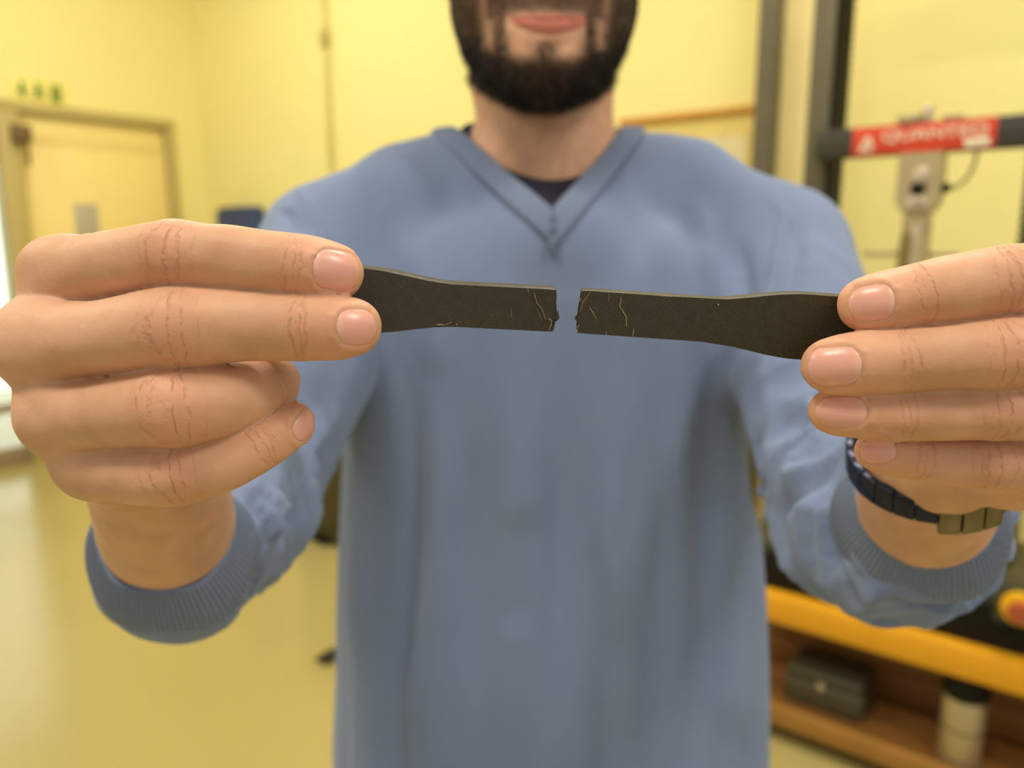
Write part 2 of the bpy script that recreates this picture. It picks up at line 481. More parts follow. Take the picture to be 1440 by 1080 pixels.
# noticeboard
a = hit(872, 168, 'y', -.02); b = hit(1080, 147, 'y', -.02)
bw = b[0]-a[0]; bh = .85
t = rthing('noticeboard', a[0], 0, a[2])
tag(t, 'noticeboard in an orange wooden frame behind the shoulder on the yellow wall', 'noticeboard')
MB().box(.02, bw-.02, -.014, -.002, -bh, -.02).build('board', mat('board_fabric', (.80, .63, .21, 1), .9, bscale=400), t)
for nm, q in (('frame_rail', (0, bw, -.032, -.03, -.032, 0)), ('frame_rail', (0, bw, -.032, -.002, -bh-.03, -bh+.002)),
              ('frame_stile', (0, .032, -.032, -.002, -bh+.003, -.033)), ('frame_stile', (bw-.032, bw, -.032, -.002, -bh+.003, -.033))):
    x0, x1, y0, y1, z0, z1 = q
    if nm == 'frame_rail' and z1 == 0: y1 = -.002
    MB().box(x0, x1, y0, y1, z0, z1, .004).build(nm, m_oak, t)
for x, z, ww, hh2, mm in ((.27, -.19, .11, .17, m_greyp), (.53, -.12, .21, .29, m_paper), (.20, -.45, .2, .28, m_paper), (.56, -.47, .21, .29, m_paper)):
    p = rthing('paper_sheet', a[0]+x, -.0165, a[2]+z)
    tag(p, {.27: 'small grey sheet pinned near the left end of the noticeboard', .20: 'pale sheet low on the noticeboard behind the shoulder', .53: 'pale sheet pinned high on the noticeboard beside the dark post', .56: 'pale sheet pinned low on the noticeboard beside the dark post'}[x], 'paper', 'sheets on the noticeboard')
    MB().box(-ww/2, ww/2, -.001, .001, -hh2, 0).build('sheet', mm, p)
    MB().cyl((0, -.001, -.012), (0, -.008, -.012), .006, seg=10).build('pin', m_red, p)

# dark upright and cream panel beside the noticeboard
a = hit(1068, 100, 'y', -.28); b = hit(1094, 100, 'y', -.28)
t = rthing('steel_upright', (a[0]+b[0])/2, -.28)
tag(t, 'dark grey steel upright standing between the noticeboard and the testing machine', 'post')
ww = (b[0]-a[0])/2
MB().box(-ww, ww, -.04, .04, .012, 3.3, .004).build('shaft', m_olive, t)
MB().box(-ww-.05, ww+.05, -.09, .09, 0, .0118, .003).build('foot_plate', m_dark, t)
for sx in (-1, 1): MB().cyl((sx*(ww+.025), -.06, .0122), (sx*(ww+.025), -.06, .022), .008, seg=6).build('bolt', m_steel, t)
a2 = hit(1096, 100, 'y', -.15); b2 = hit(1165, 100, 'y', -.15)
t = rthing('cream_panel', (a2[0]+b2[0])/2, -.15)
tag(t, 'tall cream cabinet side showing between the dark upright and machine column', 'cabinet')
ww = (b2[0]-a2[0])/2
m_pan = mat('cream_cabinet_paint', (.80, .66, .28, 1), .5, namt=.02)
MB().box(-ww, ww, -.05, .11, .05, 2.9, .006).build('body', m_pan, t)
MB().box(-ww+.01, ww-.01, -.04, .10, 0, .0498).build('plinth', m_dark, t)
MB().box(-ww+.006, ww-.006, -.066, -.0505, .06, 2.89, .003).build('door', m_pan, t)
MB().cyl((ww-.03, -.075, 1.2), (ww-.03, -.075, 1.35), .006, seg=12).build('handle', m_steel, t)

# ================================================================== TESTING MACHINE
MY = -1.0                       # room y of the machine's front column plane
BY = -.22
BFY = MY+BY-.05
xl0 = hit(1133, 180, 'y', MY)[0]; xl1 = hit(1165, 180, 'y', MY)[0]
col_d = .02
while hit(1187, 180, 'y', MY+col_d)[0] > xl1 and col_d < .2: col_d += .001     # depth of the column's inner face
xr0 = hit(1437, 330, 'y', MY)[0]
cwid = xl1-xl0
t = UTM = rthing('testing_machine', (xl1+xr0)/2, MY)
tag(t, 'dark twin-column tensile testing machine with a red lettered crosshead, on the amber edged bench', 'machine')
X0 = (xl1+xr0)/2
hw = (xr0-xl1)/2
zb = hit(1250, 760, 'y', MY)[2]           # top of machine base
ztopM = 2.6
for sx in (-1, 1):
    c = MB()
    c.box(sx*(hw+cwid/2)-cwid/2, sx*(hw+cwid/2)+cwid/2, .0, col_d, zb+.001, ztopM, .004)
    colo = c.build('column', m_olive, t)
    s_ = MB()
    xi = sx*(hw-.0025)
    s_.box(xi-.002, xi+.002, .004, col_d-.002, zb+.001, ztopM-.02)
    s_.build('bellows_slot', m_black, colo)
    r = MB(); xi = sx*(hw-.0075)
    for q in np.arange(zb+.02, ztopM-.05, .022): r.box(xi-.003, xi+.0028, .010, col_d-.008, q, q+.013, .0015, seg=1)
    tag(r.build('bellows_fold', m_black, colo), kind='stuff')
MB().box(-hw-cwid*1.05, hw+cwid*1.05, -.02, .15, ztopM+.001, ztopM+.1, .008).build('top_plate', m_dark, t)
# crosshead
ca = hit(1300, 172, 'y', MY-.05)[2]; cb = hit(1300, 215, 'y', MY-.05)[2]
ch = MB().box(-hw-cwid*.25, hw+cwid*.25, -.06, -.001, cb, ca, .004).build('crosshead', m_dark, t)
xa = hit(1199, 195, 'y', MY-.063)[0]-X0; xb = hit(1402, 180, 'y', MY-.063)[0]-X0
lb = tag(MB().box(xa, xb, -.0625, -.0605, cb+.002, ca-.002, .0006).build('label_plate', m_red, ch), 'red plate with white lettering QUANTEQ')
def text(name, s, size, m, parent, loc, rot, sx=1.0, bold=.0):
    cu = bpy.data.curves.new(name, 'FONT'); cu.body = s; cu.size = size; cu.extrude = .0006; cu.offset = bold
    cu.align_x = 'CENTER'; cu.align_y = 'CENTER'
    tmp = bpy.data.objects.new('tmp', cu); COL.objects.link(tmp)
    dg = bpy.context.evaluated_depsgraph_get()
    me = bpy.data.meshes.new_from_object(tmp.evaluated_get(dg))
    bpy.data.objects.remove(tmp, do_unlink=True)
    me.transform(Matrix.Diagonal((sx, 1, 1, 1)))
    ob = link(name, me, m, parent); ob.location = loc; ob.rotation_euler = rot
    return ob
H = ca-cb; Wd = xb-xa
tx = text('lettering', 'QUANTEQ', H*.50, m_white, ch, (xa+Wd*.585, -.0632, cb+H*.60), (math.pi/2, 0, 0), 1.0, .0004)
tx.scale.x = (Wd*.72)/max(tx.dimensions.x, .01)
lg = MB()
lx = xa+Wd*.11; lz = cb+H*.30
lg.poly([(lx+q0*H, lz+q1*H) for q0, q1 in ((-.26, -.14), (.24, -.14), (.17, -.04), (-.10, -.04), (.03, .17), (.13, .0), (.25, 0), (.08, .36), (-.03, .36))], -.0645, -.0626)
lg.build('logo_mark', m_white, ch)
MB().box(xa+Wd*.80, xa+Wd*.965, -.0652, -.0628, cb+.006, cb+H*.34, .0005).build('sticker', m_white, ch)
# parts over the crosshead
MB().cyl((-.03, -.04, ca+.0005), (-.03, -.04, ca+.022), .03, seg=16, bev=.003).build('locknut', m_steel, ch)
MB().cyl((.012, -.04, ca+.0005), (.012, -.04, ca+.045), .014, seg=16, bev=.003).build('stud', m_bright, ch)
MB().box(.05, .10, -.055, -.03, ca+.0005, ca+.014, .003).build('bracket', m_steel, ch)
# load cell
lc0 = hit(1268, 222, 'y', MY-.05)[0]-X0; lc1 = hit(1330, 222, 'y', MY-.05)[0]-X0
lzb = hit(1295, 300, 'y', MY-.05)[2]; lzt = cb-.001
lc = MB()
xm = (lc0+lc1)/2; lw = (lc1-lc0)/2
lc.poly([(xm-lw, lzt), (xm+lw, lzt), (xm+lw, lzb+.03), (xm+lw*.65, lzb), (xm-lw*.65, lzb), (xm-lw, lzb+.03)], -.085, -.02)
lco = lc.build('load_cell', m_steel, t)
for (dx, fz, rr, mm, nm) in ((.12, .62, .022, m_bright, 'boss'), (.0, .40, .019, m_black, 'bore'), (-.12, .17, .018, m_bright, 'boss'), (.2, .17, .016, m_bright, 'boss')):
    MB().cyl((xm+lw*dx, -.0855, lzb+(lzt-lzb)*fz), (xm+lw*dx, -.09, lzb+(lzt-lzb)*fz), rr, seg=20, bev=.001).build(nm, mm, lco)
zc = lzb+(lzt-lzb)*.41
MB().cyl((xm+lw*1.005, -.05, zc), (xm+lw*1.35, -.05, zc), .014, .011, seg=14).build('plug', m_black, lco)
cx0 = xm+lw*1.35; cx1 = xa+Wd*.885
pts = [(cx0+(cx1-cx0)*math.sin(q), -.05, zc+(cb-zc+.0)*(1-math.cos(q))) for q in np.linspace(0, math.pi/2, 14)]
MB().tube(pts, .005, 8).build('cable', mat('cable_grey', (.30, .24, .08, 1), .5), lco)
# upper grip
gz = hit(1290, 420, 'y', MY-.05)[2]
g = MB()
g.box(xm-lw*.62, xm+lw*.62, -.075, -.03, lzb-.055, lzb-.001, .006)
go = g.build('grip_body', m_steel, t)
MB().poly([(xm-lw*.62, lzb-.056), (xm-lw*.1, lzb-.056), (xm-lw*.2, gz), (xm-lw*.75, gz)], -.08, -.03).build('jaw', mat('brass_jaw', (.30, .24, .08, 1), .4, .6), go)
MB().poly([(xm+lw*.2, lzb-.056), (xm+lw*.62, lzb-.056), (xm+lw*.62, gz), (xm+lw*.25, gz)], -.08, -.03).build('jaw', m_steel, go)
MB().cyl((xm+.005, -.06, lzb-.03), (xm+.005, -.06, gz), .02, seg=16).build('wedge_pin', m_bright, go)
hz = hit(1230, 356, 'y', MY-.05)[2]; hx0 = hit(1212, 356, 'y', MY-.05)[0]-X0; hx1 = hit(1350, 345, 'y', MY-.05)[0]-X0
MB().cyl((hx0, -.05, hz), (hx1, -.05, hz), .009, seg=14, bev=.002).build('tommy_bar', m_steel, go)
# base
zf = hit(1250, 905, 'y', MY+BY)[2]
BEN = hit(1095, 838, 'y', MY+BY-.05)[2]     # bench top
bx0 = hit(1060, 800, 'y', MY+BY)[0]-X0
base = MB().box(-hw-cwid*1.6, hw+cwid*2.2, BY, .24, BEN+.001, zb, .01).build('base', mat('base_grey_green', (.055, .048, .022, 1), .45, bscale=700, bdist=.0002), t)
MB().box(-hw-cwid*1.5, hw+cwid*2.1, BY-.012, BY-.001, BEN+.004, zb-.03, .003).build('kick_panel', m_black, base)
e = hit(1438, 846, 'y', MY+BY-.02); 
ex, ez = e[0]-X0, e[2]
eb = MB().box(ex-.055, ex+.06, BY-.06, BY-.0125, ez-.052, ez+.055, .008).build('control_box', bpy.data.materials['base_grey_green'], base)
MB().cyl((ex, BY-.0605, ez), (ex, BY-.075, ez), .042, seg=32, bev=.004).build('stop_ring', mat('stop_yellow', (.85, .48, .006, 1), .4, namt=.02), t)
MB().cyl((ex, BY-.0755, ez), (ex, BY-.105, ez), .024, .028, seg=32, bev=.006).build('stop_button', mat('stop_red', (.42, .09, .03, 1), .4, namt=.03), t)
# lower grip pedestal on the base
MB().cyl((xm, -.05, zb+.001), (xm, -.05, zb+.10), .05, seg=24, bev=.004).build('pedestal', m_steel, t)
MB().box(xm-.04, xm+.04, -.085, -.015, zb+.101, zb+.22, .008).build('lower_grip', m_steel, t)

# bench
zby = hit(1095, 878, 'y', BFY)[2]; zsh = max(.06, hit(1095, 1000, 'y', BFY)[2])
bxl = hit(1000, 820, 'y', BFY)[0]; bxr = bxl+2.6
t = BENCH = rthing('workbench', bxl, BFY)
tag(t, 'low sturdy workbench with an amber front beam and brown wooden back', 'bench')
bl = bxr-bxl; bd = .78
MB().box(0, bl, .0, .05, zby, BEN, .008).build('front_beam', m_yellow, t)
MB().box(0, bl, .051, bd, BEN-.05, BEN, .003).build('top', m_brown, t)
for k in range(3):
    zz0 = zsh+.001+(zby-zsh+.02)*k/3; zz1 = zsh+(zby-zsh+.02)*(k+1)/3-.004
    MB().box(.03, bl-.03, .27, .295, zz0, zz1, .003).build('back_plank', m_brown, t)
MB().box(0, bl, .02, bd, max(.002, zsh-.05), zsh, .004).build('shelf', m_brown, t)
MB().box(0, bl, .0, .019, max(.002, zsh-.05), zsh+.012, .003).build('shelf_edge', mat('worn_shelf_edge', (.36, .175, .03, 1), .55, nscale=12, namt=.15), t)
for x in (.02, bl-.10):
    for y in (.06, bd-.1):
        MB().box(x, x+.08, y, y+.08, zsh+.0005, BEN-.051, .004).build('leg', m_brown, t)
# steel cylinder and grey block on the shelf
c = hit(1354, 1010, 'y', BFY+.08)
t = rthing('steel_fixture', c[0], BFY+.08, zsh)
tag(t, 'upright bright steel cylinder with a black cap under the amber beam', 'fixture')
ht = zby-zsh-.005
MB().cyl((0, 0, .0005), (0, 0, ht*.72), .052, seg=32, bev=.004).build('cylinder', m_steel, t)
MB().cyl((0, 0, ht*.72+.0005), (0, 0, ht), .056, seg=32, bev=.005).build('cap', m_black, t)
MB().cyl((0, 0, ht*.38), (0, 0, ht*.40), .0535, seg=32).build('band', m_olive, t)
c = hit(1158, 990, 'y', BFY+.12)
t = rthing('grey_case', c[0], BFY+.15, zsh)
tag(t, 'squat grey instrument case lying on the shelf under the amber beam', 'case')
m_gc = mat('case_grey', (.07, .06, .03, 1), .5)
MB().box(-.11, .12, -.08, .08, .0005, .085, .016, seg=3).build('body', m_gc, t)
MB().box(-.105, .115, -.075, .075, .0855, .12, .014, seg=3).build('lid', m_gc, t)
MB().box(-.008, .012, -.088, -.0805, .075, .095, .002).build('latch', m_bright, t)

# dark bin and wedge on the floor between sleeve and torso
c = hit(470, 742, 'z', 0)
t = rthing('waste_bin', c[0]+.12, c[1], 0)
tag(t, 'dark olive waste bin on the floor, seen between sleeve and torso', 'bin')
mbn = mat('bin_dark_olive', (.06, .045, .012, 1), .5)
MB().box(-.21, .21, -.17, .17, .001, .72, .02, seg=3).build('body', mbn, t)
MB().box(-.22, .22, -.18, .18, .7205, .78, .018, seg=3).build('lid', m_dark, t)
MB().box(-.06, .06, -.205, -.1705, .015, .04, .005).build('pedal', m_black, t)
c = hit(451, 925, 'z', 0)
t = rthing('door_wedge', c[0]+.03, c[1], 0)
tag(t, 'small dark rubber wedge on the floor beside the blue sweater', 'wedge')
MB().poly([(-.03, .0005), (.03, .0005), (.03, .045), (.02, .05), (-.03, .008)], -.025, .025).build('block', m_dark, t)
MB().cyl((.025, 0, .0475), (.025, 0, .056), .005, seg=12).build('ring', m_olive, t)

#@@PERSON@@
# ================================================================== SPECIMENS
def specimen_mat(sgn):
    m = bpy.data.materials.new('printed_polymer'); m.use_nodes = True
    t = NT(m); b = t.n['Principled BSDF']
    oc = t.node('ShaderNodeTexCoord').outputs['Object']
    sx = t.node('ShaderNodeSeparateXYZ'); t.l.new(oc, sx.inputs[0])
    wob = t.math('MULTIPLY', t.noise(oc, 220, 2), .0002)
    d = t.math('ADD', t.math('MULTIPLY_ADD', sx.outputs[2], sgn, sx.outputs[0]), wob)     # raster at 45 degrees
    ras = t.math('SINE', t.math('MULTIPLY', d, 2*math.pi/.00080))
    on = t.node('ShaderNodeSeparateXYZ'); t.l.new(t.node('ShaderNodeTexCoord').outputs['Normal'], on.inputs[0])
    ras = t.math('MULTIPLY', ras, t.ramp(t.math('ABSOLUTE', on.outputs[1]), .5, .9))     # raster only on the flat faces
    big = t.noise(oc, 330, 3, .6)
    n = t.noise(oc, 3000, 2)
    nb = t.bump(t.math('ADD', ras, t.math('MULTIPLY', n, .6)), .00016, 1.0)
    t.l.new(nb, b.inputs['Normal'])
    c = t.mix(big, (.032, .026, .016, 1), (.056, .046, .029, 1))
    c = t.mix(t.math('MULTIPLY', t.math('GREATER_THAN', ras, .55), t.math('MULTIPLY', big, .9)), c, (.11, .092, .060, 1))
    c = t.mix(t.math('MULTIPLY', t.math('GREATER_THAN', n, .73), .35), c, (.20, .17, .11, 1))
    t.l.new(c, b.inputs['Base Color'])
    b.inputs['Roughness'].default_value = .42; b.inputs['Specular IOR Level'].default_value = .45
    return m
m_spec = [specimen_mat(-1), specimen_mat(1)]
m_mark = mat('stress_whitening', (.42, .37, .27, 1), .7, nscale=900, namt=.2)

def specimen(p0, p1, grip_at, flat, seed, tilt, label, teeth, marks):
    """half of a dog-bone bar: p0 = broken end, p1 = a point towards the grip; local x along, z across, y thickness (front face y=0)"""
    p0 = Vector(p0); p1 = Vector(p1)
    a = (p1-p0).normalized(); v = (Vector(CAM)-p0).normalized(); v = (v-a*v.dot(a)).normalized()
    u = a.cross(v); 
    if u.z < 0: u = -u
    wv = (math.cos(tilt)*u+math.sin(tilt)*v).normalized(); nb = -(math.cos(tilt)*v-math.sin(tilt)*u)
    yv = wv.cross(a)
    flip = 1 if yv.dot(nb) > 0 else -1
    M = Matrix.Identity(4)
    M.col[0][:3] = a; M.col[1][:3] = nb; M.col[2][:3] = wv; M.col[3][:3] = p0
    hw, hg, R, T = .0065, .0098, .076, .0040
    rise = hg-hw; tl = 1.25*math.sqrt(2*R*rise-rise*rise)
    xs = list(np.linspace(.003, flat, 10))+list(flat+np.linspace(.06, 1, 16)*tl)+[grip_at*.9+.1*(flat+tl), grip_at]
    prof = [(x, hw) if x <= flat else (x, hw+rise*float(3*((x-flat)/tl)**2-2*((x-flat)/tl)**3)) if x <= flat+tl else (x, hg) for x in xs]
    prof = [(x, min(h_, hg)) for x, h_ in prof]
    top = [(x, h_) for x, h_ in prof]; bot = [(x, -h_) for x, h_ in reversed(prof)]
    bm = bmesh.new()
    rnd = random.Random(seed)
    # sections across the thickness, each with its own jagged broken edge
    ny = 5; layers = []
    for k in range(ny):
        y = T*k/(ny-1)
        edge = []
        for z, off in teeth:
            edge.append((off+rnd.uniform(-.00022, .00022)*(1 if 0 < k else .5)+(rnd.uniform(0, .0006) if k else 0), -z if False else z))
        ins = .00018 if k in (0, ny-1) else 0
        pts = [(x, (abs(z)-ins)*(1 if z > 0 else -1)) for x, z in top+bot]
        loop = pts+[(x, z*(1-ins/hw)) for x, z in edge]
        layers.append([bm.verts.new((x, y, z)) for x, z in loop])
    n = len(layers[0])
    for A, B in zip(layers, layers[1:]):
        for i in range(n): bm.faces.new((A[i], A[(i+1) % n], B[(i+1) % n], B[i]))
    bm.faces.new(layers[0]); bm.faces.new(layers[-1][::-1])
    bmesh.ops.triangulate(bm, faces=[f for f in bm.faces if len(f.verts) > 4])
    bmesh.ops.recalc_face_normals(bm, faces=bm.faces[:])
    me = bpy.data.meshes.new('tensile_specimen'); bm.to_mesh(me); bm.free()
    o = link('tensile_specimen', me, m_spec[0 if seed == 3 else 1], auto=30)
    o.matrix_world = M
    tag(o, label, 'specimen', 'broken specimen halves')
    g = MB()
    for pts, r in marks:
        q = []
        for (x0, z0), (x1, z1) in zip(pts, pts[1:]):
            for s in np.linspace(0, 1, 5)[:-1]:
                q.append((x0+(x1-x0)*s+rnd.uniform(-.0002, .0002), -.00001-rnd.uniform(0, .00004), z0+(z1-z0)*s+rnd.uniform(-.0001, .0001)))
        q.append((pts[-1][0], -.00002, pts[-1][1]))
        rr = [r*.35]+[r*rnd.uniform(.6, 1.15) for _ in q[1:-1]]+[r*.3]
        g.tube(q, rr, 5)
    for _ in range(26):            # frayed crumbs along the break
        z, off = teeth[rnd.randrange(len(teeth))]
        x = off+rnd.uniform(-.0002, .0004); y = rnd.uniform(0, T*.6)
        g.tube([(x, y, z), (x+rnd.uniform(-.0005, .0003), y-rnd.uniform(0, .0003), z+rnd.uniform(-.0004, .0004))], [.00012, .00004], 4)
    mk = g.build('stress_mark', m_mark, o)
    tag(mk, 'whitened craze lines and frayed edge', kind='stuff')
    return o

teethL = [(z, off) for z, off in zip(np.linspace(-.0064, .0064, 19),
         [.0008, .0004, .0010, .0003, .0006, -.0004, -.0008, -.0009, -.0004, .0001, .0004, .0005, .0003, .0006, .0005, .0006, .0003, .0005, .0006])]
teethR = [(z, off) for z, off in zip(np.linspace(-.0064, .0064, 19),
         [.0003, .0006, .0002, .0008, .0004, .0000, -.0006, -.0003, .0005, .0003, .0006, .0001, .0008, .0003, .0007, .0006, .0010, .0004, .0006])]
PL0, PL1 = P(783, 437.5, .2205), P(515, 424.0, .2205)
PR0, PR1 = P(812, 438.5, .2205), P(1180, 464, .2195)
K_ = .2205/F    # metres per pixel at the specimen
specL = specimen(PL0, PL1, .076, 140*K_, 3, math.radians(17), 'left half of the broken black plastic test bar, held by the hand without a watch', teethL,
    [([(.0070, .0052), (.0062, .0028), (.0046, .0008), (.0029, -.0028)], .00010), ([(.0086, .0062), (.0084, .0048)], .00008), ([(.0134, .0002), (.0125, -.0033)], .00008),
     ([(.0325, -.0060), (.0300, -.0048)], .00009), ([(.0345, -.0060), (.0325, -.0058)], .00016), ([(.0288, -.0057), (.0285, -.0055)], .00022),
     ([(.0050, -.0005), (.0042, -.0035)], .00007), ([(.0018, -.0062), (.0012, -.0035), (.0022, -.002)], .00014)])
specR = specimen(PR0, PR1, .089, 178*K_, 5, math.radians(14), 'right half of the broken black plastic test bar, held by the hand wearing a watch', teethR,
    [([(.0118, .0052), (.0120, .0022), (.0140, -.0005), (.0145, -.0035)], .00014), ([(.0166, -.0035), (.0168, -.0064)], .00010), ([(.0084, .0062), (.0086, .0035)], .00007),
     ([(.0030, .0020), (.0048, -.0005), (.0056, -.002)], .00009), ([(.0088, -.0052), (.0089, -.0064)], .00008), ([(.0395, .0052), (.0398, .0046)], .0002),
     ([(.0030, .006), (.0012, .003), (.0008, .000)], .00008)])

# ================================================================== PERSON
person = empty('person', (0.04, .70, 0))
tag(person, 'bearded man in a blue V-neck sweater holding up two broken bar halves', 'person')
def adopt(o):
    o.parent = person; o.matrix_parent_inverse = person.matrix_world.inverted() if False else Matrix.Translation((-.04, -.70, 0))
    return o

# ---- hands: (px, py, depth, radius) down each finger, from the knuckle to the tip
LH = dict(
  index=[(88,387,.222,.0102),(160,374,.214,.0093),(235,360,.208,.0090),(262,360,.207,.0091),(340,366,.207,.0084),(415,374,.2085,.0083),(450,379,.2100,.0079),(475,383,.2112,.0072)],
  middle=[(54,483,.217,.0113),(150,474,.210,.0101),(225,463,.205,.0105),(262,461,.2045,.0104),(330,458,.206,.0094),(425,460,.208,.0088),(470,461,.2092,.0082),(499,460,.2105,.0072)],
  ring=[(84,583,.220,.0104),(160,580,.212,.0097),(230,573,.207,.0104),(255,572,.2065,.0103),(320,562,.212,.0096),(362,553,.222,.0089),(380,543,.234,.0082),(386,533,.244,.0072)],
  pinky=[(132,650,.226,.0098),(190,664,.217,.0088),(235,666,.213,.0086),(262,663,.2125,.0083),(320,649,.213,.0073),(362,627,.216,.0070),(392,608,.2195,.0066),(414,594,.222,.0058)],
  thumb=[(225,570,.283,.0130),(300,470,.262,.0120),(400,428,.2440,.0100),(455,415,.2375,.0088),(496,412,.2335,.0074)])
LC = dict(index=(215,580,.285,.0125), middle=(210,612,.286,.0125), ring=(215,645,.289,.0125), pinky=(226,672,.294,.0115))
RH = dict(
  index=[(1600,390,.222,.0105),(1500,387,.214,.0094),(1430,393,.2075,.0092),(1400,397,.207,.0091),(1340,407,.2072,.0087),(1290,417,.2086,.0083),(1250,425,.2100,.0080),(1218,429,.2112,.0073)],
  middle=[(1615,490,.218,.0113),(1500,490,.21,.0098),(1425,495,.2055,.0093),(1395,498,.205,.0092),(1340,501,.206,.0085),(1265,507,.2078,.0085),(1210,511,.2092,.0083),(1165,514,.2108,.0074)],
  ring=[(1590,580,.222,.0103),(1500,578,.215,.0090),(1420,576,.211,.0080),(1390,577,.2105,.0079),(1330,580,.2112,.0073),(1265,581,.2125,.0073),(1220,580,.2135,.0071),(1171,578,.215,.0064)],
  pinky=[(1560,655,.228,.0095),(1480,652,.222,.0080),(1405,650,.2185,.0073),(1380,650,.218,.0072),(1340,648,.2185,.0066),(1290,643,.219,.0062),(1260,639,.2195,.0060),(1229,634,.220,.0053)],
  thumb=[(1345,575,.283,.0130),(1295,490,.262,.0120),(1250,464,.2440,.0100),(1232,458,.2375,.0088),(1212,458,.2340,.0076)])
RC = dict(index=(1342,585,.285,.0125), middle=(1338,612,.286,.0125), ring=(1330,642,.289,.0125), pinky=(1322,664,.294,.0115))
ARM = dict(L=[(222,640,.300,.0255),(231,712,.330,.0258),(240,745,.360,.0275),(268,742,.400,.0285),(345,700,.485,.0300)],
           R=[(1318,640,.305,.0255),(1306,690,.335,.0260),(1298,715,.360,.0270),(1272,722,.400,.0285),(1190,692,.485,.0300)])

def catmull(pts, n=4):
    pts = np.array(pts); out = []
    q = np.vstack([2*pts[0]-pts[1], pts, 2*pts[-1]-pts[-2]])
    for i in range(1, len(q)-2):
        for t in np.linspace(0, 1, n, endpoint=False):
            a, b, c, d = q[i-1], q[i], q[i+1], q[i+2]
            out.append(.5*((2*b)+(c-a)*t+(2*a-5*b+4*c-d)*t*t+(3*b-a-3*c+d)*t**3))
    out.append(pts[-1]); return np.array(out)
def chain3(lst, n=3):
    c = catmull([list(P(a, b, c_))+[r] for a, b, c_, r in lst], n)
    return c[:, :3], c[:, 3]
VX, VR = np.array([1., 0, 0]), None
FING = []           # for the skin attributes
NAILS = []
for side, HD in (('L', LH), ('R', RH)):
    for nm, lst in HD.items():
        pts, rs = chain3(lst, 3)
        FING.append(dict(side=side, name=nm, pts=pts, rs=rs,
                         jp=9 if nm != 'thumb' else 6, jd=15 if nm != 'thumb' else 9))
# nails: pixel centre, length mm, width mm, tilt of the normal (right, up) away from the camera
def nail(side, nm, px, py, L, Wd, ax, ay, nrm=(0, 0)):
    f = [q for q in FING if q['side'] == side and q['name'] == nm][0]
    tip = f['pts'][-1]; d = float((tip-CAM)@FW)
    c = P(px, py, d)
    v = (CAM-c)/np.linalg.norm(CAM-c)
    n = v+nrm[0]*RT+nrm[1]*UP; n /= np.linalg.norm(n)
    a = ax*RT+ay*UP; a = a-n*(a@n); a /= np.linalg.norm(a)
    NAILS.append(dict(side=side, name=nm, c=c, n=n, a=a, b=np.cross(n, a), L=L/1000, W=Wd/1000, r=f['rs'][-3]))
nail('L', 'index', 471, 384, 12.6, 11.0, 1, -.13, (.05, .10))
nail('L', 'middle', 499, 460, 10.8, 10.4, 1, -.02, (.05, 0))
nail('L', 'ring', 399, 527, 9.0, 9.0, .4, -.3, (1.7, .9))
nail('L', 'pinky', 424, 594, 9.0, 8.0, .75, .62, (.35, -.28))
nail('R', 'index', 1228, 427, 11.6, 10.4, -1, -.10, (-.05, .03))
nail('R', 'middle', 1176, 516, 14.0, 11.2, -1, -.08, (-.05, .03))
nail('R', 'ring', 1185, 579, 13.4, 9.0, -1, 0, (-.05, -.02))
nail('R', 'pinky', 1237, 634, 9.6, 7.2, -1, -.15, (-.05, 0))

def nail_out(t):            # half-width profile along the nail
    return np.clip(1-np.abs(2*t-1)**3.6, 0, 1)**.5

def cut_plane(side):        # where the fine hand mesh joins the body, inside the sleeve
    a = P(*ARM[side][3][:3]); b = P(*ARM[side][4][:3]); n = (b-a)/np.linalg.norm(b-a)
    return a+.012*n, n

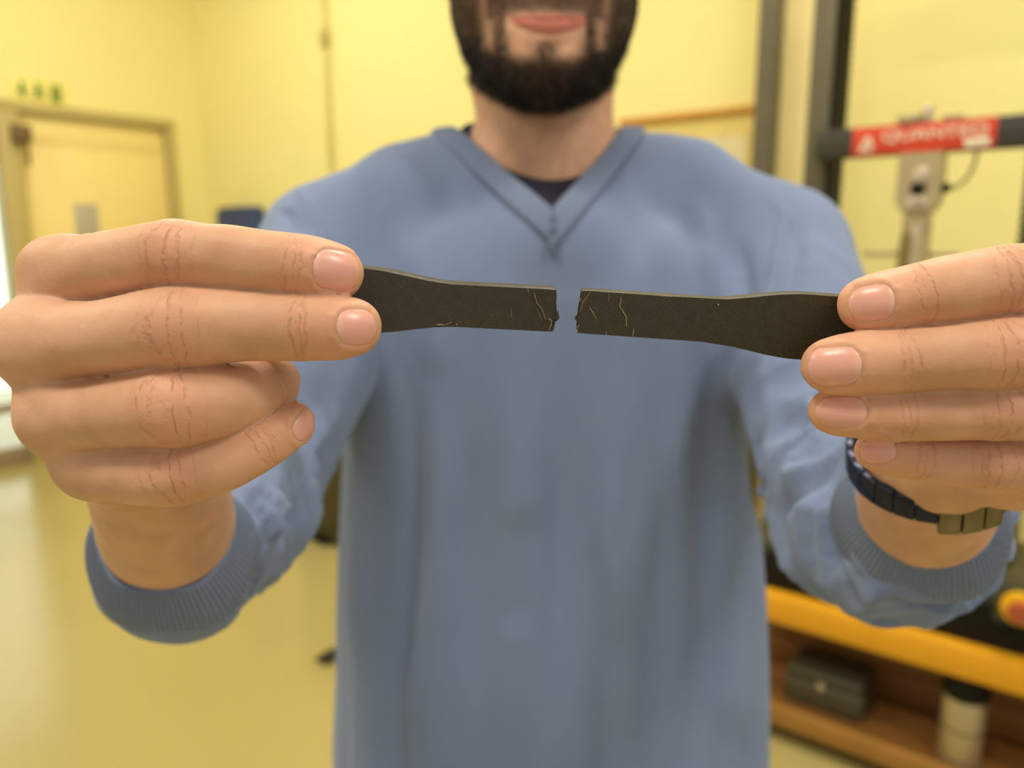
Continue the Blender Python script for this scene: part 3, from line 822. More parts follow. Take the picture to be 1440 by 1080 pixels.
def build_hand(side, h=.00075):
    HD, CD = (LH, LC) if side == 'L' else (RH, RC)
    allp = [P(*q[:3]) for l in HD.values() for q in l]+[P(*q[:3]) for q in ARM[side][:4]]
    lo = np.min(allp, 0)-.018; hi = np.max(allp, 0)+.022
    lo[1] -= .0; hi[1] += .006; lo[2] -= .018; hi[2] += .0
    f = Field(lo, hi, h)
    A = f.new()
    apts, ars = chain3(ARM[side], 3)
    f.chain(A, apts, ars, .006)
    wr = P(*ARM[side][0][:3])
    for nm in ('index', 'middle', 'ring', 'pinky'):
        mc = P(*HD[nm][0][:3]); cc = P(*CD[nm][:3])
        mid = mc*.5+cc*.5
        f.chain(A, [mc, mid, cc], [HD[nm][0][3]*1.0, .0115, CD[nm][3]], .010)
        f.capsule(A, cc, wr, CD[nm][3], .018, .010)
    # webbing between neighbouring knuckles
    ks = ['index', 'middle', 'ring', 'pinky']
    for a, b in zip(ks, ks[1:]):
        f.capsule(A, P(*HD[a][0][:3])*.75+P(*CD[a][:3])*.25, P(*HD[b][0][:3])*.75+P(*CD[b][:3])*.25, .0095, .0095, .008)
    tpts, trs = chain3(HD['thumb'], 3)
    f.chain(A, tpts, trs, .003)
    f.capsule(A, tpts[0], P(*CD['index'][:3]), .0135, .0125, .010)
    f.capsule(A, tpts[3], P(*HD['index'][0][:3])*.5+P(*CD['index'][:3])*.5, .009, .009, .012)
    Fg = f.new()
    for nm in ks:
        B = f.new(); pts, rs = chain3(HD[nm], 3)
        f.chain(B, pts, rs, .0016)
        sl = slice(None)
        Fg = smin(Fg, B, .0009)
    A = smin(A, Fg, .0055)
    pc, pn = cut_plane(side)
    x, y, z = f.xyz()
    pl = ((x-pc[0])*pn[0]+(y-pc[1])*pn[1]+(z-pc[2])*pn[2]).astype(np.float32)
    A = np.maximum(A, pl)
    V, Q = f.mesh(A)
    V = laplace(V, Q, 3)
    N = normals(V, Q)
    V = V+N*(.00022*vnoise(V*95+17)+.00016*vnoise(V*210+5))[:, None]          # slight bony unevenness
    # seat the nails: flatten under the plate, raise the fold around it
    for k in [q for q in NAILS if q['side'] == side]:
        d = V-k['c']; ta = d@k['a']/k['L']+.5; sb = d@k['b']; hn = d@k['n']
        m = (np.abs(hn) < .02) & (ta > -.3) & (ta < 1.25) & (np.abs(sb) < k['W']) & ((N@k['n']) > .15)
        wv = np.maximum(nail_out(np.clip(ta, .02, .98)), .2)*k['W']/2
        e = np.maximum(np.abs(sb)-wv, np.maximum((-ta)*k['L'], (ta-1)*k['L']))       # signed distance to the outline
        bump_ = .00042*np.exp(-((e-.0009)/.0008)**2)*(ta < .85) - .0003*sstep(.0002, -.0006, e)
        V[m] += N[m]*bump_[m, None]
    keep = ((V-pc)@pn) < -h*.8
    kq = keep[Q].all(1); Q = Q[kq]
    used = np.unique(Q); mp = np.full(len(V), -1); mp[used] = np.arange(len(used))
    return V[used], mp[Q], f, A

hands = {s: build_hand(s) for s in 'LR'}

# ---- torso and head, laid out for a chest 0.65 m away and moved back by KP
KP = 1.05; XC = .033
LC0 = np.array([0, 0, 1.40])          # layout origin: the camera at 1.40
def W(x, y, z): return CAM+(np.array([x, y, z])-LC0)*KP
XH = .024
bf = Field(W(-.36, .36, .80), W(.42, .84, 1.80), .0045)
def torso_field(f, off, chest_drop=0.0):
    A = f.new(); x, y, z = f.xyz()
    # chest/waist: stacked ellipses
    zs = W(0, 0, 1.0)
    zk = np.array([.70, .95, 1.10, 1.25, 1.36, 1.46]); a_ = np.array([.196, .196, .184, .172, .168, .12]); b_ = np.array([.125, .128, .118, .112, .105, .07])
    zz = (f.ax[2]-CAMZ)/KP+1.40
    aa = (np.interp(zz, zk, a_)*KP+off)[None, None, :]; bb = (np.interp(zz, zk, b_)*KP+off)[None, None, :]
    cx, cy = XC*KP, .655*KP
    q = (np.abs((x-cx)/aa)**2.5+np.abs((y-cy)/bb)**2.5)**(1/2.5)
    T = (q-1)*np.minimum(aa, bb)
    ztop_ = W(0, 0, 1.425)[2]; zlow = W(0, 0, .80)[2]
    T = np.maximum(-smin(-T, -(z-ztop_)+0*T, .05), zlow-z).astype(np.float32)
    A = smin(A, T, .02)
    for s in (-1, 1):
        f.chain(A, [W(XC, .610, 1.393), W(XC+s*.075, .672, 1.443)], [.046+off, .042+off], .03)
        f.chain(A, [W(XC+s*.055, .668, 1.448), W(XC+s*.12, .665, 1.430), W(XC+s*.185, .66, 1.392)], [.036+off, .042+off, .058+off], .045)
    return A
def arm_chain(side):
    s = -1 if side == 'L' else 1
    return [W(XC+s*.185, .66, 1.392), None, P(*ARM[side][4][:3])]
B = torso_field(bf, -.012)
for side in 'LR':
    S0, _, E0 = arm_chain(side)
    bf.chain(B, [S0, S0*.5+E0*.5+np.array([0, .0, -.01]), E0], [.046, .036, .031], .02)
    apts, ars = chain3(ARM[side], 3)
    bf.chain(B, apts, ars, .012)
# neck
bf.chain(B, [W(XC-.003, .675, 1.40), W(XC-.006, .665, 1.47), W(XH+.002, .668, 1.56)], [.062, .0525, .054], .03)
for s in (-1, 1):
    bf.chain(B, [W(XC+s*.02, .628, 1.425), W(XH+s*.050, .665, 1.53)], [.010, .011], .012)       # neck muscle
bf.capsule(B, W(XC-.005, .622, 1.462), W(XC-.005, .619, 1.480), .011, .011, .015)
# head
Hd = bf.new()
def E_(c, r, k=.012, sub=False, power=2.0): bf.ellipsoid(Hd, W(*c), np.array(r)*KP, k, sub, power)
E_((XH, .665, 1.645), (.076, .097, .098))
E_((XH, .622, 1.579), (.070, .066, .072), .016, power=2.0)
E_((XH-.001, .585, 1.532), (.038, .034, .034), .016, power=2.1)
bf.chain(Hd, [W(XH-.056, .66, 1.596), W(XH-.027, .592, 1.531)], [.013, .015], .016)
bf.chain(Hd, [W(XH+.056, .66, 1.596), W(XH+.027, .592, 1.531)], [.013, .015], .016)
E_((XH-.002, .572, 1.519), (.020, .016, .017), .012)                        # chin
bf.capsule(Hd, W(XH, .562, 1.640), W(XH, .543, 1.594), .007, .010, .008)   # nose
for s in (-1, 1):
    E_((XH+s*.012, .554, 1.590), (.007, .010, .007), .005)
    E_((XH+s*.038, .575, 1.60), (.024, .018, .020), .015)                     # cheek
    E_((XH+s*.033, .566, 1.642), (.015, .012, .011), .006, True)              # eye socket
    E_((XH+s*.082, .680, 1.636), (.009, .019, .028), .004)                    # ear
    bf.capsule(Hd, W(XH+s*.015, .566, 1.662), W(XH+s*.048, .580, 1.662), .005, .005, .008)   # brow
# lips
MZ = 1.5475
lipU = [W(XH+.002+q, .5545+abs(q)**2*9, MZ+.0045-abs(q)*.03+(.0012 if abs(q) > .005 else 0)+abs(q)**2*3.0) for q in np.linspace(-.026, .026, 9)]
lipL = [W(XH+.002+q, .5555+abs(q)**2*9.5, MZ-.0065+abs(q)**2*14) for q in np.linspace(-.023, .023, 9)]
Lp = bf.new()
Bd = smin(B, Hd, .014)
Bd = smin(Bd, Lp, .004)
xx, yy, zz_ = bf.xyz()
for side in 'LR':
    pc, pn = cut_plane(side)
    # cut only near this arm
    sl = bf.box(pc-np.array([.12, .12, .12]), pc+np.array([.12, .12, .12]))
    X_, Y_, Z_ = bf.xyz(sl)
    pl = -((X_-pc[0])*pn[0]+(Y_-pc[1])*pn[1]+(Z_-pc[2])*pn[2])
    Bd[sl] = np.maximum(Bd[sl], pl.astype(np.float32))
BV, BQ = bf.mesh(Bd); BV = laplace(BV, BQ, 3)
for side in 'LR':
    pc, pn = cut_plane(side)
    keep = ~((((BV-pc)@pn) < .0036) & (np.linalg.norm(BV-pc, axis=1) < .12))
    kq = keep[BQ].all(1); BQ = BQ[kq]
used = np.unique(BQ); mp = np.full(len(BV), -1); mp[used] = np.arange(len(used)); BV = BV[used]; BQ = mp[BQ]

# finer face patch: lips and mouth line are carved into the head after one refinement of the face
bm = bmesh.new()
me = mesh_from('body', BV, BQ); bm.from_mesh(me); bpy.data.meshes.remove(me)
zmin = W(0, 0, 1.475)[2]; zmax = W(0, 0, 1.62)[2]; ymax = W(0, .64, 0)[1]
for it in range(2):
    hw_ = .06 if it == 0 else .045
    fs = [f for f in bm.faces if zmin < f.calc_center_median().z < zmax and f.calc_center_median().y < ymax-it*.03 and abs(f.calc_center_median().x-XH*KP) < hw_]
    es = list({e for f in fs for e in f.edges})
    bmesh.ops.subdivide_edges(bm, edges=es, cuts=1, use_grid_fill=True)
    bmesh.ops.triangulate(bm, faces=[f for f in bm.faces if len(f.verts) > 4])
    vs = list({v for f in fs if f.is_valid for v in f.verts})
    bmesh.ops.smooth_vert(bm, verts=vs, factor=.5, use_axis_x=True, use_axis_y=True, use_axis_z=True)
def face_shape(v):
    p = (np.array(v)-CAM)/KP+LC0
    dx = p[0]-(XH+.002); 
    if abs(dx) > .04 or p[1] > .60 or not (1.515 < p[2] < 1.58): return 0.0, 0.0
    ml = MZ+dx*dx*5.0+.02*dx                                # mouth line, corners up
    e = p[2]-ml
    wu = max(0, 1-(dx/.0275)**2)
    up_h = .0048*wu**.8*(1-.12*math.exp(-(dx/.004)**2)); lo_h = .0088*wu**.7
    lip = 0; out = 0
    if wu > 0:
        if e >= 0: q = e/max(up_h, 1e-4)
        else: q = -e/max(lo_h, 1e-4)
        if q < 1.15: lip = 1-max(0, (q-.85)/.3)
        out = (.0026 if e < 0 else .0017)*max(0, 1-q*q)**.6*wu**.5
    out -= .0022*math.exp(-(e/.0011)**2)*max(0, 1-(dx/.032)**2)**.4
    out -= .0020*math.exp(-((e+.0165)/.005)**2)*math.exp(-(dx/.014)**2)
    return out, max(0, min(1, lip))
bm.normal_update()
moves = []
lipmask = {}
for v in bm.verts:
    o_, l_ = face_shape(v.co)
    if o_: moves.append((v, o_*KP))
for v, o_ in moves: v.co += v.normal*o_
# bridge each hand to its arm
hb = {}
for side in 'LR':
    V, Q, _, _ = hands[side]
    me = mesh_from('tmp', V, Q)
    bm.from_mesh(me); bpy.data.meshes.remove(me)
bm.verts.ensure_lookup_table()
bmesh.ops.delete(bm, geom=[v for v in bm.verts if not v.link_faces], context='VERTS')
def boundary_loops():
    bnd = {e for e in bm.edges if len(e.link_faces) == 1}; loops = []
    while bnd:
        e = bnd.pop(); L = [e]; st = [e]
        while st:
            c = st.pop()
            for v in c.verts:
                for k in v.link_edges:
                    if k in bnd: bnd.remove(k); L.append(k); st.append(k)
        loops.append(L)
    return loops
loops = boundary_loops()
info = []
for L in loops:
    c = sum((e.verts[0].co+e.verts[1].co for e in L), Vector())/(2*len(L)); info.append((L, np.array(c)))
for side in 'LR':
    pc, pn = cut_plane(side)
    near = [L for L, c in info if np.linalg.norm(c-pc) < .05 and len(L) > 8]
    try:
        if len(near) == 2: bmesh.ops.bridge_loops(bm, edges=near[0]+near[1])
        else: print('bridge loops', side, len(near), len(info))
    except Exception as ex: print('bridge failed', ex)
bmesh.ops.recalc_face_normals(bm, faces=bm.faces[:])
me = bpy.data.meshes.new('body'); bm.to_mesh(me); bm.free()
nv = len(me.vertices)
V = np.empty(nv*3, np.float32); me.vertices.foreach_get('co', V); V = V.reshape(-1, 3).astype(float)
N = np.empty(nv*3, np.float32); me.vertex_normals.foreach_get('vector', N); N = N.reshape(-1, 3)
# ---- skin attributes: coordinates along each finger for the knuckle creases, redness, lips, beard shade
best = np.full(nv, 9.0); aP = np.full(nv, 99.0); aD = np.full(nv, 99.0); aLat = np.zeros(nv); aM = np.zeros(nv); aTip = np.zeros(nv); aKn = np.zeros(nv)
for f in FING:
    lo = f['pts'].min(0)-.02; hi = f['pts'].max(0)+.02
    ii = np.where(((V > lo) & (V < hi)).all(1))[0]
    if len(ii) == 0: continue
    p = V[ii]; u0 = 0.0; bd = np.full(len(ii), 9.0); bu = np.zeros(len(ii)); bq = np.zeros((len(ii), 3)); bt = np.zeros((len(ii), 3))
    cum = np.concatenate([[0], np.cumsum(np.linalg.norm(np.diff(f['pts'], axis=0), axis=1))])
    for i in range(len(f['pts'])-1):
        a, b = f['pts'][i], f['pts'][i+1]; d = b-a; L = np.linalg.norm(d)
        t = np.clip((p-a)@d/(L*L), 0, 1); q = a+t[:, None]*d
        D = np.linalg.norm(p-q, axis=1)-(f['rs'][i]+(f['rs'][i+1]-f['rs'][i])*t)
        m = D < bd
        bd[m] = D[m]; bu[m] = cum[i]+t[m]*L; bq[m] = q[m]; bt[m] = d/L
    m = np.abs(bd) < np.minimum(np.abs(best[ii]), .004)
    jj = ii[m]; best[jj] = bd[m]
    vv = CAM-bq[m]; tt = bt[m]
    vv = vv-tt*np.sum(vv*tt, 1)[:, None]; vv /= np.linalg.norm(vv, axis=1)[:, None]
    sd = np.cross(tt, vv); r = p[m]-bq[m]; rn = r/(np.linalg.norm(r, axis=1)[:, None]+1e-9)
    aLat[jj] = np.sum(r*sd, 1)*1000
    aP[jj] = (bu[m]-cum[f['jp']])*1000; aD[jj] = (bu[m]-cum[f['jd']])*1000
    aM[jj] = sstep(.05, .55, np.sum(rn*vv, 1))*(1 if f['name'] != 'thumb' else 0)
    aTip[jj] = sstep(.022, .002, cum[-1]-bu[m])
    aKn[jj] = np.exp(-(aP[jj]/7)**2)*.9+np.exp(-(aD[jj]/5)**2)*.6
hp = (V-CAM)/KP+LC0
def beard_density(p):
    """p in layout coordinates near the face; 0..1"""
    dx = p[:, 0]-(XH-.001); ax = np.abs(dx); y = p[:, 1]; z = p[:, 2]
    ml = MZ+(p[:, 0]-XH-.002)**2*5
    side = sstep(.034, .050, ax+np.maximum(0, z-1.55)*-.10)*sstep(1.635, 1.575, z)
    low = sstep(1.531-.0, 1.516, z+ax*.0-np.maximum(0, ax-.018)*.55)
    stache = sstep(MZ+.003, MZ+.0075, z)*sstep(1.583, 1.574, z)*sstep(.048, .036, ax)
    corner = np.exp(-((ax-.0315)/.0065)**2)*sstep(1.585, 1.57, z)
    soul = np.exp(-(dx/.0085)**2)*sstep(MZ-.011, MZ-.015, z)
    under = sstep(.585, .61, y)*sstep(1.545, 1.52, z)
    d = np.maximum.reduce([side, low, stache*.9, corner*.85, soul*.8, under])
    d = d*(1-np.exp(-((z-ml+.003)/.0075)**2)*(ax < .027))
    neck = sstep(1.493, 1.502, z+np.maximum(0, y-.60)*-.55+ax*.02)
    front = sstep(.715, .69, y)
    return np.clip(d*neck*front, 0, 1)
aB = np.where((hp[:, 2] > 1.46) & (hp[:, 1] < .74) & (np.abs(hp[:, 0]-XH) < .11), beard_density(hp), 0)
aL = np.array([face_shape(v)[1] if (1.51 < q[2] < 1.585 and q[1] < .60 and abs(q[0]-XH) < .05) else 0.0 for v, q in zip(V, hp)])
aB0 = aB.copy()
hairw = (sstep(1.665, 1.69, hp[:, 2]+np.maximum(0, hp[:, 1]-.62)*.9)*(hp[:, 2] > 1.57)).astype(float)
aB = np.maximum(aB, hairw*.95)
for nme, arr in (('from_pip', aP), ('from_dip', aD), ('lateral', aLat), ('dorsal', aM), ('tip', aTip), ('knuckle', aKn), ('beard_area', aB), ('lip', aL)):
    at = me.attributes.new(nme, 'FLOAT', 'POINT'); at.data.foreach_set('value', np.asarray(arr, np.float32))

def skin_mat():
    m = bpy.data.materials.new('skin'); m.use_nodes = True
    t = NT(m); b = t.n['Principled BSDF']
    oc = t.node('ShaderNodeTexCoord').outputs['Object']
    n1 = t.noise(oc, 60, 4, .55); n2 = t.noise(oc, 260, 3, .5)
    c = t.mix(t.ramp(n1, .3, .7), (.585, .335, .200, 1), (.70, .420, .268, 1))
    c = t.mix(t.math('MULTIPLY', n2, .38), c, (.63, .305, .195, 1))
    c = t.mix(t.math('MULTIPLY', t.attr('knuckle'), t.math('MULTIPLY', t.attr('dorsal'), t.math('MULTIPLY', n1, .75))), c, (.66, .29, .18, 1))
    c = t.mix(t.math('MULTIPLY', t.attr('tip'), .45), c, (.74, .36, .23, 1))
    c = t.mix(t.attr('lip'), c, (.52, .17, .12, 1))
    bd = t.math('MULTIPLY', t.attr('beard_area'), t.math('MULTIPLY_ADD', t.noise(oc, 900, 2), .5, .62), clamp=True)
    c = t.mix(t.math('MULTIPLY', bd, .92), c, (.030, .016, .009, 1))
    # creases over the joints
    wob = t.math('MULTIPLY_ADD', t.noise(oc, 230, 3, .55), 2.6, -1.3)
    lat = t.attr('lateral'); lat2 = t.math('MULTIPLY', lat, lat)
    def line(u, at, curve, wd, amp):
        v = t.math('ADD', t.math('SUBTRACT', u, at), t.math('MULTIPLY', lat2, curve))
        v = t.math('ADD', v, wob)
        g = t.math('POWER', 2.718, t.math('MULTIPLY', t.math('MULTIPLY', v, v), -1/(wd*wd)))
        return t.math('MULTIPLY', g, amp)
    up, ud = t.attr('from_pip'), t.attr('from_dip')
    tot = None
    for u, at, cv, wd, am in ((up, -4.2, -.025, .42, .9), (up, -1.2, -.008, .38, 1.0), (up, 2.2, .018, .40, .8), (up, -7.0, -.03, .35, .35), (up, 5.4, .03, .35, .35),
                              (ud, -1.8, -.02, .34, .8), (ud, .3, .0, .30, .6), (ud, 2.2, .02, .34, .7)):
        g = line(u, at, cv, wd, am); tot = g if tot is None else t.math('ADD', tot, g)
    n3 = t.noise(oc, 420, 2)
    cre = t.math('MULTIPLY', t.math('MULTIPLY', tot, t.ramp(n3, .30, .62)), t.attr('dorsal'))
    c = t.mix(t.math('MULTIPLY', cre, .26, clamp=True), c, (.44, .19, .095, 1))
    t.l.new(c, b.inputs['Base Color'])
    vo = t.node('ShaderNodeTexVoronoi'); t.l.new(oc, vo.inputs['Vector']); vo.inputs['Scale'].default_value = 1500
    h = t.math('ADD', t.math('MULTIPLY', cre, -1.0), t.math('MULTIPLY', vo.outputs['Distance'], .12))
    h = t.math('ADD', h, t.math('MULTIPLY', n2, .6))
    t.l.new(t.bump(h, .00032, 1.0), b.inputs['Normal'])
    b.inputs['Roughness'].default_value = .52; b.inputs['Specular IOR Level'].default_value = .35
    b.inputs['Subsurface Weight'].default_value = .35
    b.inputs['Subsurface Radius'].default_value = (1.0, .35, .15)
    b.inputs['Subsurface Scale'].default_value = .0035
    return m
m_skin = skin_mat()
body = adopt(link('body', me, m_skin, None, smooth=True))

# nails
def nail_mat():
    m = bpy.data.materials.new('fingernail'); m.use_nodes = True
    t = NT(m); b = t.n['Principled BSDF']
    tt = t.attr('along'); oc = t.node('ShaderNodeTexCoord').outputs['Object']
    n = t.noise(oc, 250, 3)
    c = t.mix(n, (.78, .36, .28, 1), (.84, .43, .35, 1))
    c = t.mix(t.math('MULTIPLY', t.ramp(tt, .26, .06), .35), c, (.85, .55, .42, 1))
    c = t.mix(t.math('MULTIPLY', t.ramp(tt, .93, .97), .5), c, (.88, .66, .48, 1))
    t.l.new(c, b.inputs['Base Color'])
    b.inputs['Roughness'].default_value = .30; b.inputs['Specular IOR Level'].default_value = .5
    b.inputs['Subsurface Weight'].default_value = .2; b.inputs['Subsurface Radius'].default_value = (1, .4, .25); b.inputs['Subsurface Scale'].default_value = .002
    return m
m_nail = nail_mat()
for k in NAILS:
    _, _, f, A = hands[k['side']]
    nt, ns = 22, 15
    G = np.zeros((nt, ns, 3)); T = np.linspace(0.015, .985, nt); Sv = np.linspace(-1, 1, ns)
    for i, t_ in enumerate(T):
        wv = max(.12, nail_out(t_))*k['W']/2
        for j, s_ in enumerate(Sv):
            p = k['c']+k['a']*(t_-.5)*k['L']+k['b']*s_*wv+k['n']*.014
            for _ in range(40):
                d = float(f.sample(A, p[None])[0])
                if d < .00002: break
                p = p-k['n']*min(max(d, .00002), .003)*.9
            lift = .00042*(1-abs(s_)**3)-.00018
            lift += .00022*sstep(.8, 1, t_) - .00035*sstep(.12, 0, t_)
            G[i, j] = p+k['n']*lift
    for _ in range(3):
        G[1:-1, 1:-1] = .5*G[1:-1, 1:-1]+.125*(G[2:, 1:-1]+G[:-2, 1:-1]+G[1:-1, 2:]+G[1:-1, :-2])
    o = grid_mesh('fingernail', G, m_nail)
    at = o.data.attributes.new('along', 'FLOAT', 'POINT'); at.data.foreach_set('value', np.repeat(T, ns).astype(np.float32))
    adopt(o)
    # outward normals
    n0 = np.cross(G[5, 7]-G[4, 7], G[4, 8]-G[4, 7])
    if n0@k['n'] < 0: o.data.flip_normals()
    md = o.modifiers.new('thickness', 'SOLIDIFY'); md.thickness = .0005; md.offset = -1

# beard and scalp hair: individual tapered strands
def strands(name, roots, dirs, lens, wid, m, curl=.3):
    nS = len(roots); g = rng.normal(size=(nS, 3)); 
    side = np.cross(dirs, g); side /= np.linalg.norm(side, axis=1)[:, None]+1e-9
    bend = np.cross(dirs, side)
    vs = np.zeros((nS, 7, 3))
    for k, (s, wf) in enumerate(((0, 1), (.5, .8))):
        c = roots+dirs*(lens*s)[:, None]+bend*(lens*curl*s*s)[:, None]
        s2 = np.cross(dirs, side)
        for q in range(3):
            an = 2*math.pi*q/3
            vs[:, k*3+q] = c+(math.cos(an)*side+math.sin(an)*s2)*wid*wf
    vs[:, 6] = roots+dirs*lens[:, None]+bend*(lens*curl)[:, None]
    base = (np.arange(nS)*7)[:, None]
    F4 = np.concatenate([base+np.array([[q, (q+1) % 3, 3+(q+1) % 3, 3+q]]) for q in range(3)]).tolist()
    F3 = np.concatenate([base+np.array([[3+q, 3+(q+1) % 3, 6]]) for q in range(3)]).tolist()
    me = bpy.data.meshes.new(name); me.from_pydata(vs.reshape(-1, 3).tolist(), [], F4+F3)
    return adopt(link(name, me, m, None))
m_hair = mat('dark_brown_hair', (.011, .0065, .004, 1), .5, nscale=300, namt=.3)
tri = np.array([tuple(t.vertices) for t in body.data.loop_triangles]) if len(body.data.loop_triangles) else None
if tri is None:
    body.data.calc_loop_triangles(); tri = np.array([tuple(t.vertices) for t in body.data.loop_triangles])
def scatter(wv, count, seed):
    r = np.random.default_rng(seed)
    a = np.linalg.norm(np.cross(V[tri[:, 1]]-V[tri[:, 0]], V[tri[:, 2]]-V[tri[:, 0]]), axis=1)/2*wv[tri].mean(1)
    ix = r.choice(len(tri), count, p=a/a.sum())
    u = r.random((count, 2)); fl = u.sum(1) > 1; u[fl] = 1-u[fl]
    T = tri[ix]; ww = np.stack([1-u.sum(1), u[:, 0], u[:, 1]], 1)
    return (V[T]*ww[..., None]).sum(1), (N[T]*ww[..., None]).sum(1), (wv[T]*ww).sum(1)
R0, N0, d0 = scatter(aB0**1.2, 26000, 11)
dr_ = N0*.55+np.array([0, -.2, -.60])+rng.normal(scale=.28, size=R0.shape)
dr_ /= np.linalg.norm(dr_, axis=1)[:, None]
q0 = (R0-CAM)/KP+LC0
ln = (.0045+.0065*sstep(1.56, 1.51, q0[:, 2]))*(.6+.6*rng.random(len(R0)))*np.clip(.5+d0*.6, 0, 1)*np.where(q0[:, 2] > MZ, .75, 1)
tag(strands('beard', R0-N0*.0004, dr_, ln, .00017, m_hair, .25), 'short dark full beard and moustache', kind='stuff')
R1, N1, d1 = scatter(hairw, 14000, 12)
dr_ = N1*.6+np.array([0, .3, .1])+rng.normal(scale=.25, size=R1.shape); dr_ /= np.linalg.norm(dr_, axis=1)[:, None]
tag(strands('hair', R1-N1*.0005, dr_, .013+.010*rng.random(len(R1)), .0004, m_hair, -.4), 'short dark hair', kind='stuff')
m_eye = mat('eye_white', (.8, .76, .7, 1), .2); m_iris = mat('brown_iris', (.05, .02, .008, 1), .2)
for s in (-1, 1):
    c = W(XH+s*.033, .5865, 1.641)
    e = adopt(MB().cyl((0, 0, 0), (0, 0, .001), .001).build('eye', m_eye))
    bm = bmesh.new(); bmesh.ops.create_uvsphere(bm, u_segments=24, v_segments=16, radius=.0118); bm.to_mesh(e.data); bm.free(); e.data.shade_smooth()
    e.location = c
    ir = MB().cyl((0, -.0108, 0), (0, -.0121, 0), .0055, .004, seg=20).build('iris', m_iris, e)

# ---- clothes
def knit_mat(name, c0, c1, pitch, ribs=False, rib_p=.0024):
    m = bpy.data.materials.new(name); m.use_nodes = True
    t = NT(m); b = t.n['Principled BSDF']
    oc = t.node('ShaderNodeTexCoord').outputs['Object']
    s = t.node('ShaderNodeSeparateXYZ'); t.l.new(oc, s.inputs[0])
    a = t.math('SINE', t.math('MULTIPLY', s.outputs[0], 2*math.pi/pitch)); z = t.math('SINE', t.math('MULTIPLY', s.outputs[2], 2*math.pi/pitch))
    k = t.math('MULTIPLY', a, z)
    n = t.noise(oc, 900, 3); n1 = t.noise(t.mapping(oc, (1, 1, .4)), 26, 3)
    c = t.mix(n1, c0, c1)
    c = t.mix(t.math('MULTIPLY', n, .25), c, tuple(q*.75 for q in c0[:3])+(1,))
    t.l.new(c, b.inputs['Base Color'])
    t.l.new(t.bump(t.math('ADD', t.math('MULTIPLY', k, .4), n), .0004, .8), b.inputs['Normal'])
    b.inputs['Roughness'].default_value = .9; b.inputs['Specular IOR Level'].default_value = .15
    b.inputs['Sheen Weight'].default_value = .25; b.inputs['Sheen Roughness'].default_value = .5
    b.inputs['Sheen Tint'].default_value = (.8, .85, 1, 1)
    return m
m_knit = knit_mat('blue_knit', (.182, .240, .395, 1), (.226, .287, .450, 1), .0016)
m_rib = knit_mat('blue_rib', (.190, .242, .375, 1), (.228, .288, .425, 1), .0012)

SLEEVE = dict(L=[(345,690,.485,.0455),(315,722,.440,.0470),(280,764,.410,.0455),(253,790,.390,.0408)],
              R=[(1190,690,.485,.0480),(1230,735,.440,.0490),(1270,760,.405,.0492),(1286,754,.388,.0415)])
CUFF = dict(L=((234,751,.352,.0292), (250,784,.384,.0385)), R=((1301,710,.354,.0292),(1289,742,.380,.0385)))

sf = Field(W(-.34, .29, .82), W(.40, .84, 1.53), .0034)
A = torso_field(sf, .0)
SL = {}
for side in 'LR':
    S0, _, E0 = arm_chain(side)
    s = -1 if side == 'L' else 1
    e0 = P(*SLEEVE[side][0][:3])
    up_pts = [S0, S0*.66+e0*.34+np.array([s*.004, .0, -.004]), S0*.33+e0*.67+np.array([s*.004, .0, -.010]), e0]
    lo = [P(*q[:3]) for q in SLEEVE[side]]
    pts = catmull([list(p)+[r] for p, r in zip(up_pts[:-1]+lo, [.060, .058, .053]+[q[3] for q in SLEEVE[side]])], 4)
    SL[side] = pts
    B2 = sf.new(); sf.chain(B2, pts[:, :3], pts[:, 3], .006)
    A = smin(A, B2, .020)
# carve the V neck: the opening runs from the V point to the neck sides
VPX, LPX, RPX = np.array([777., 301.]), np.array([628., 174.]), np.array([881., 183.])
x, y, z = sf.xyz()
A0 = A.copy()
sl = sf.box(W(-.10, .50, 1.385), W(.17, .80, 1.53))
X_, Y_, Z_ = sf.xyz(sl)
dd = Y_*cp-(Z_-CAMZ)*sp+0*X_; ux = 720+F*X_/dd; uy = 540-F*(Y_*sp+(Z_-CAMZ)*cp)/dd
def side_of(a, b, sgn):
    d = (b-a)/np.linalg.norm(b-a); return sgn*((ux-a[0])*-d[1]+(uy-a[1])*d[0])/F*dd
pr = np.maximum(side_of(VPX, LPX, -1), side_of(VPX, RPX, 1))
xcV = XC*KP+.003; ztopn = W(0, 0, 1.487)[2]
bk = np.maximum(np.sqrt((X_-xcV)**2+((Y_-.672*KP)*.95)**2)-.079*KP, W(0, 0, 1.452)[2]-Z_)
pr = np.where(Y_ > .672*KP, bk, pr)
A[sl] = np.maximum(A[sl], -pr.astype(np.float32))
SVt, SQ = sf.mesh(A); SVt = laplace(SVt, SQ, 3); SN = normals(SVt, SQ)
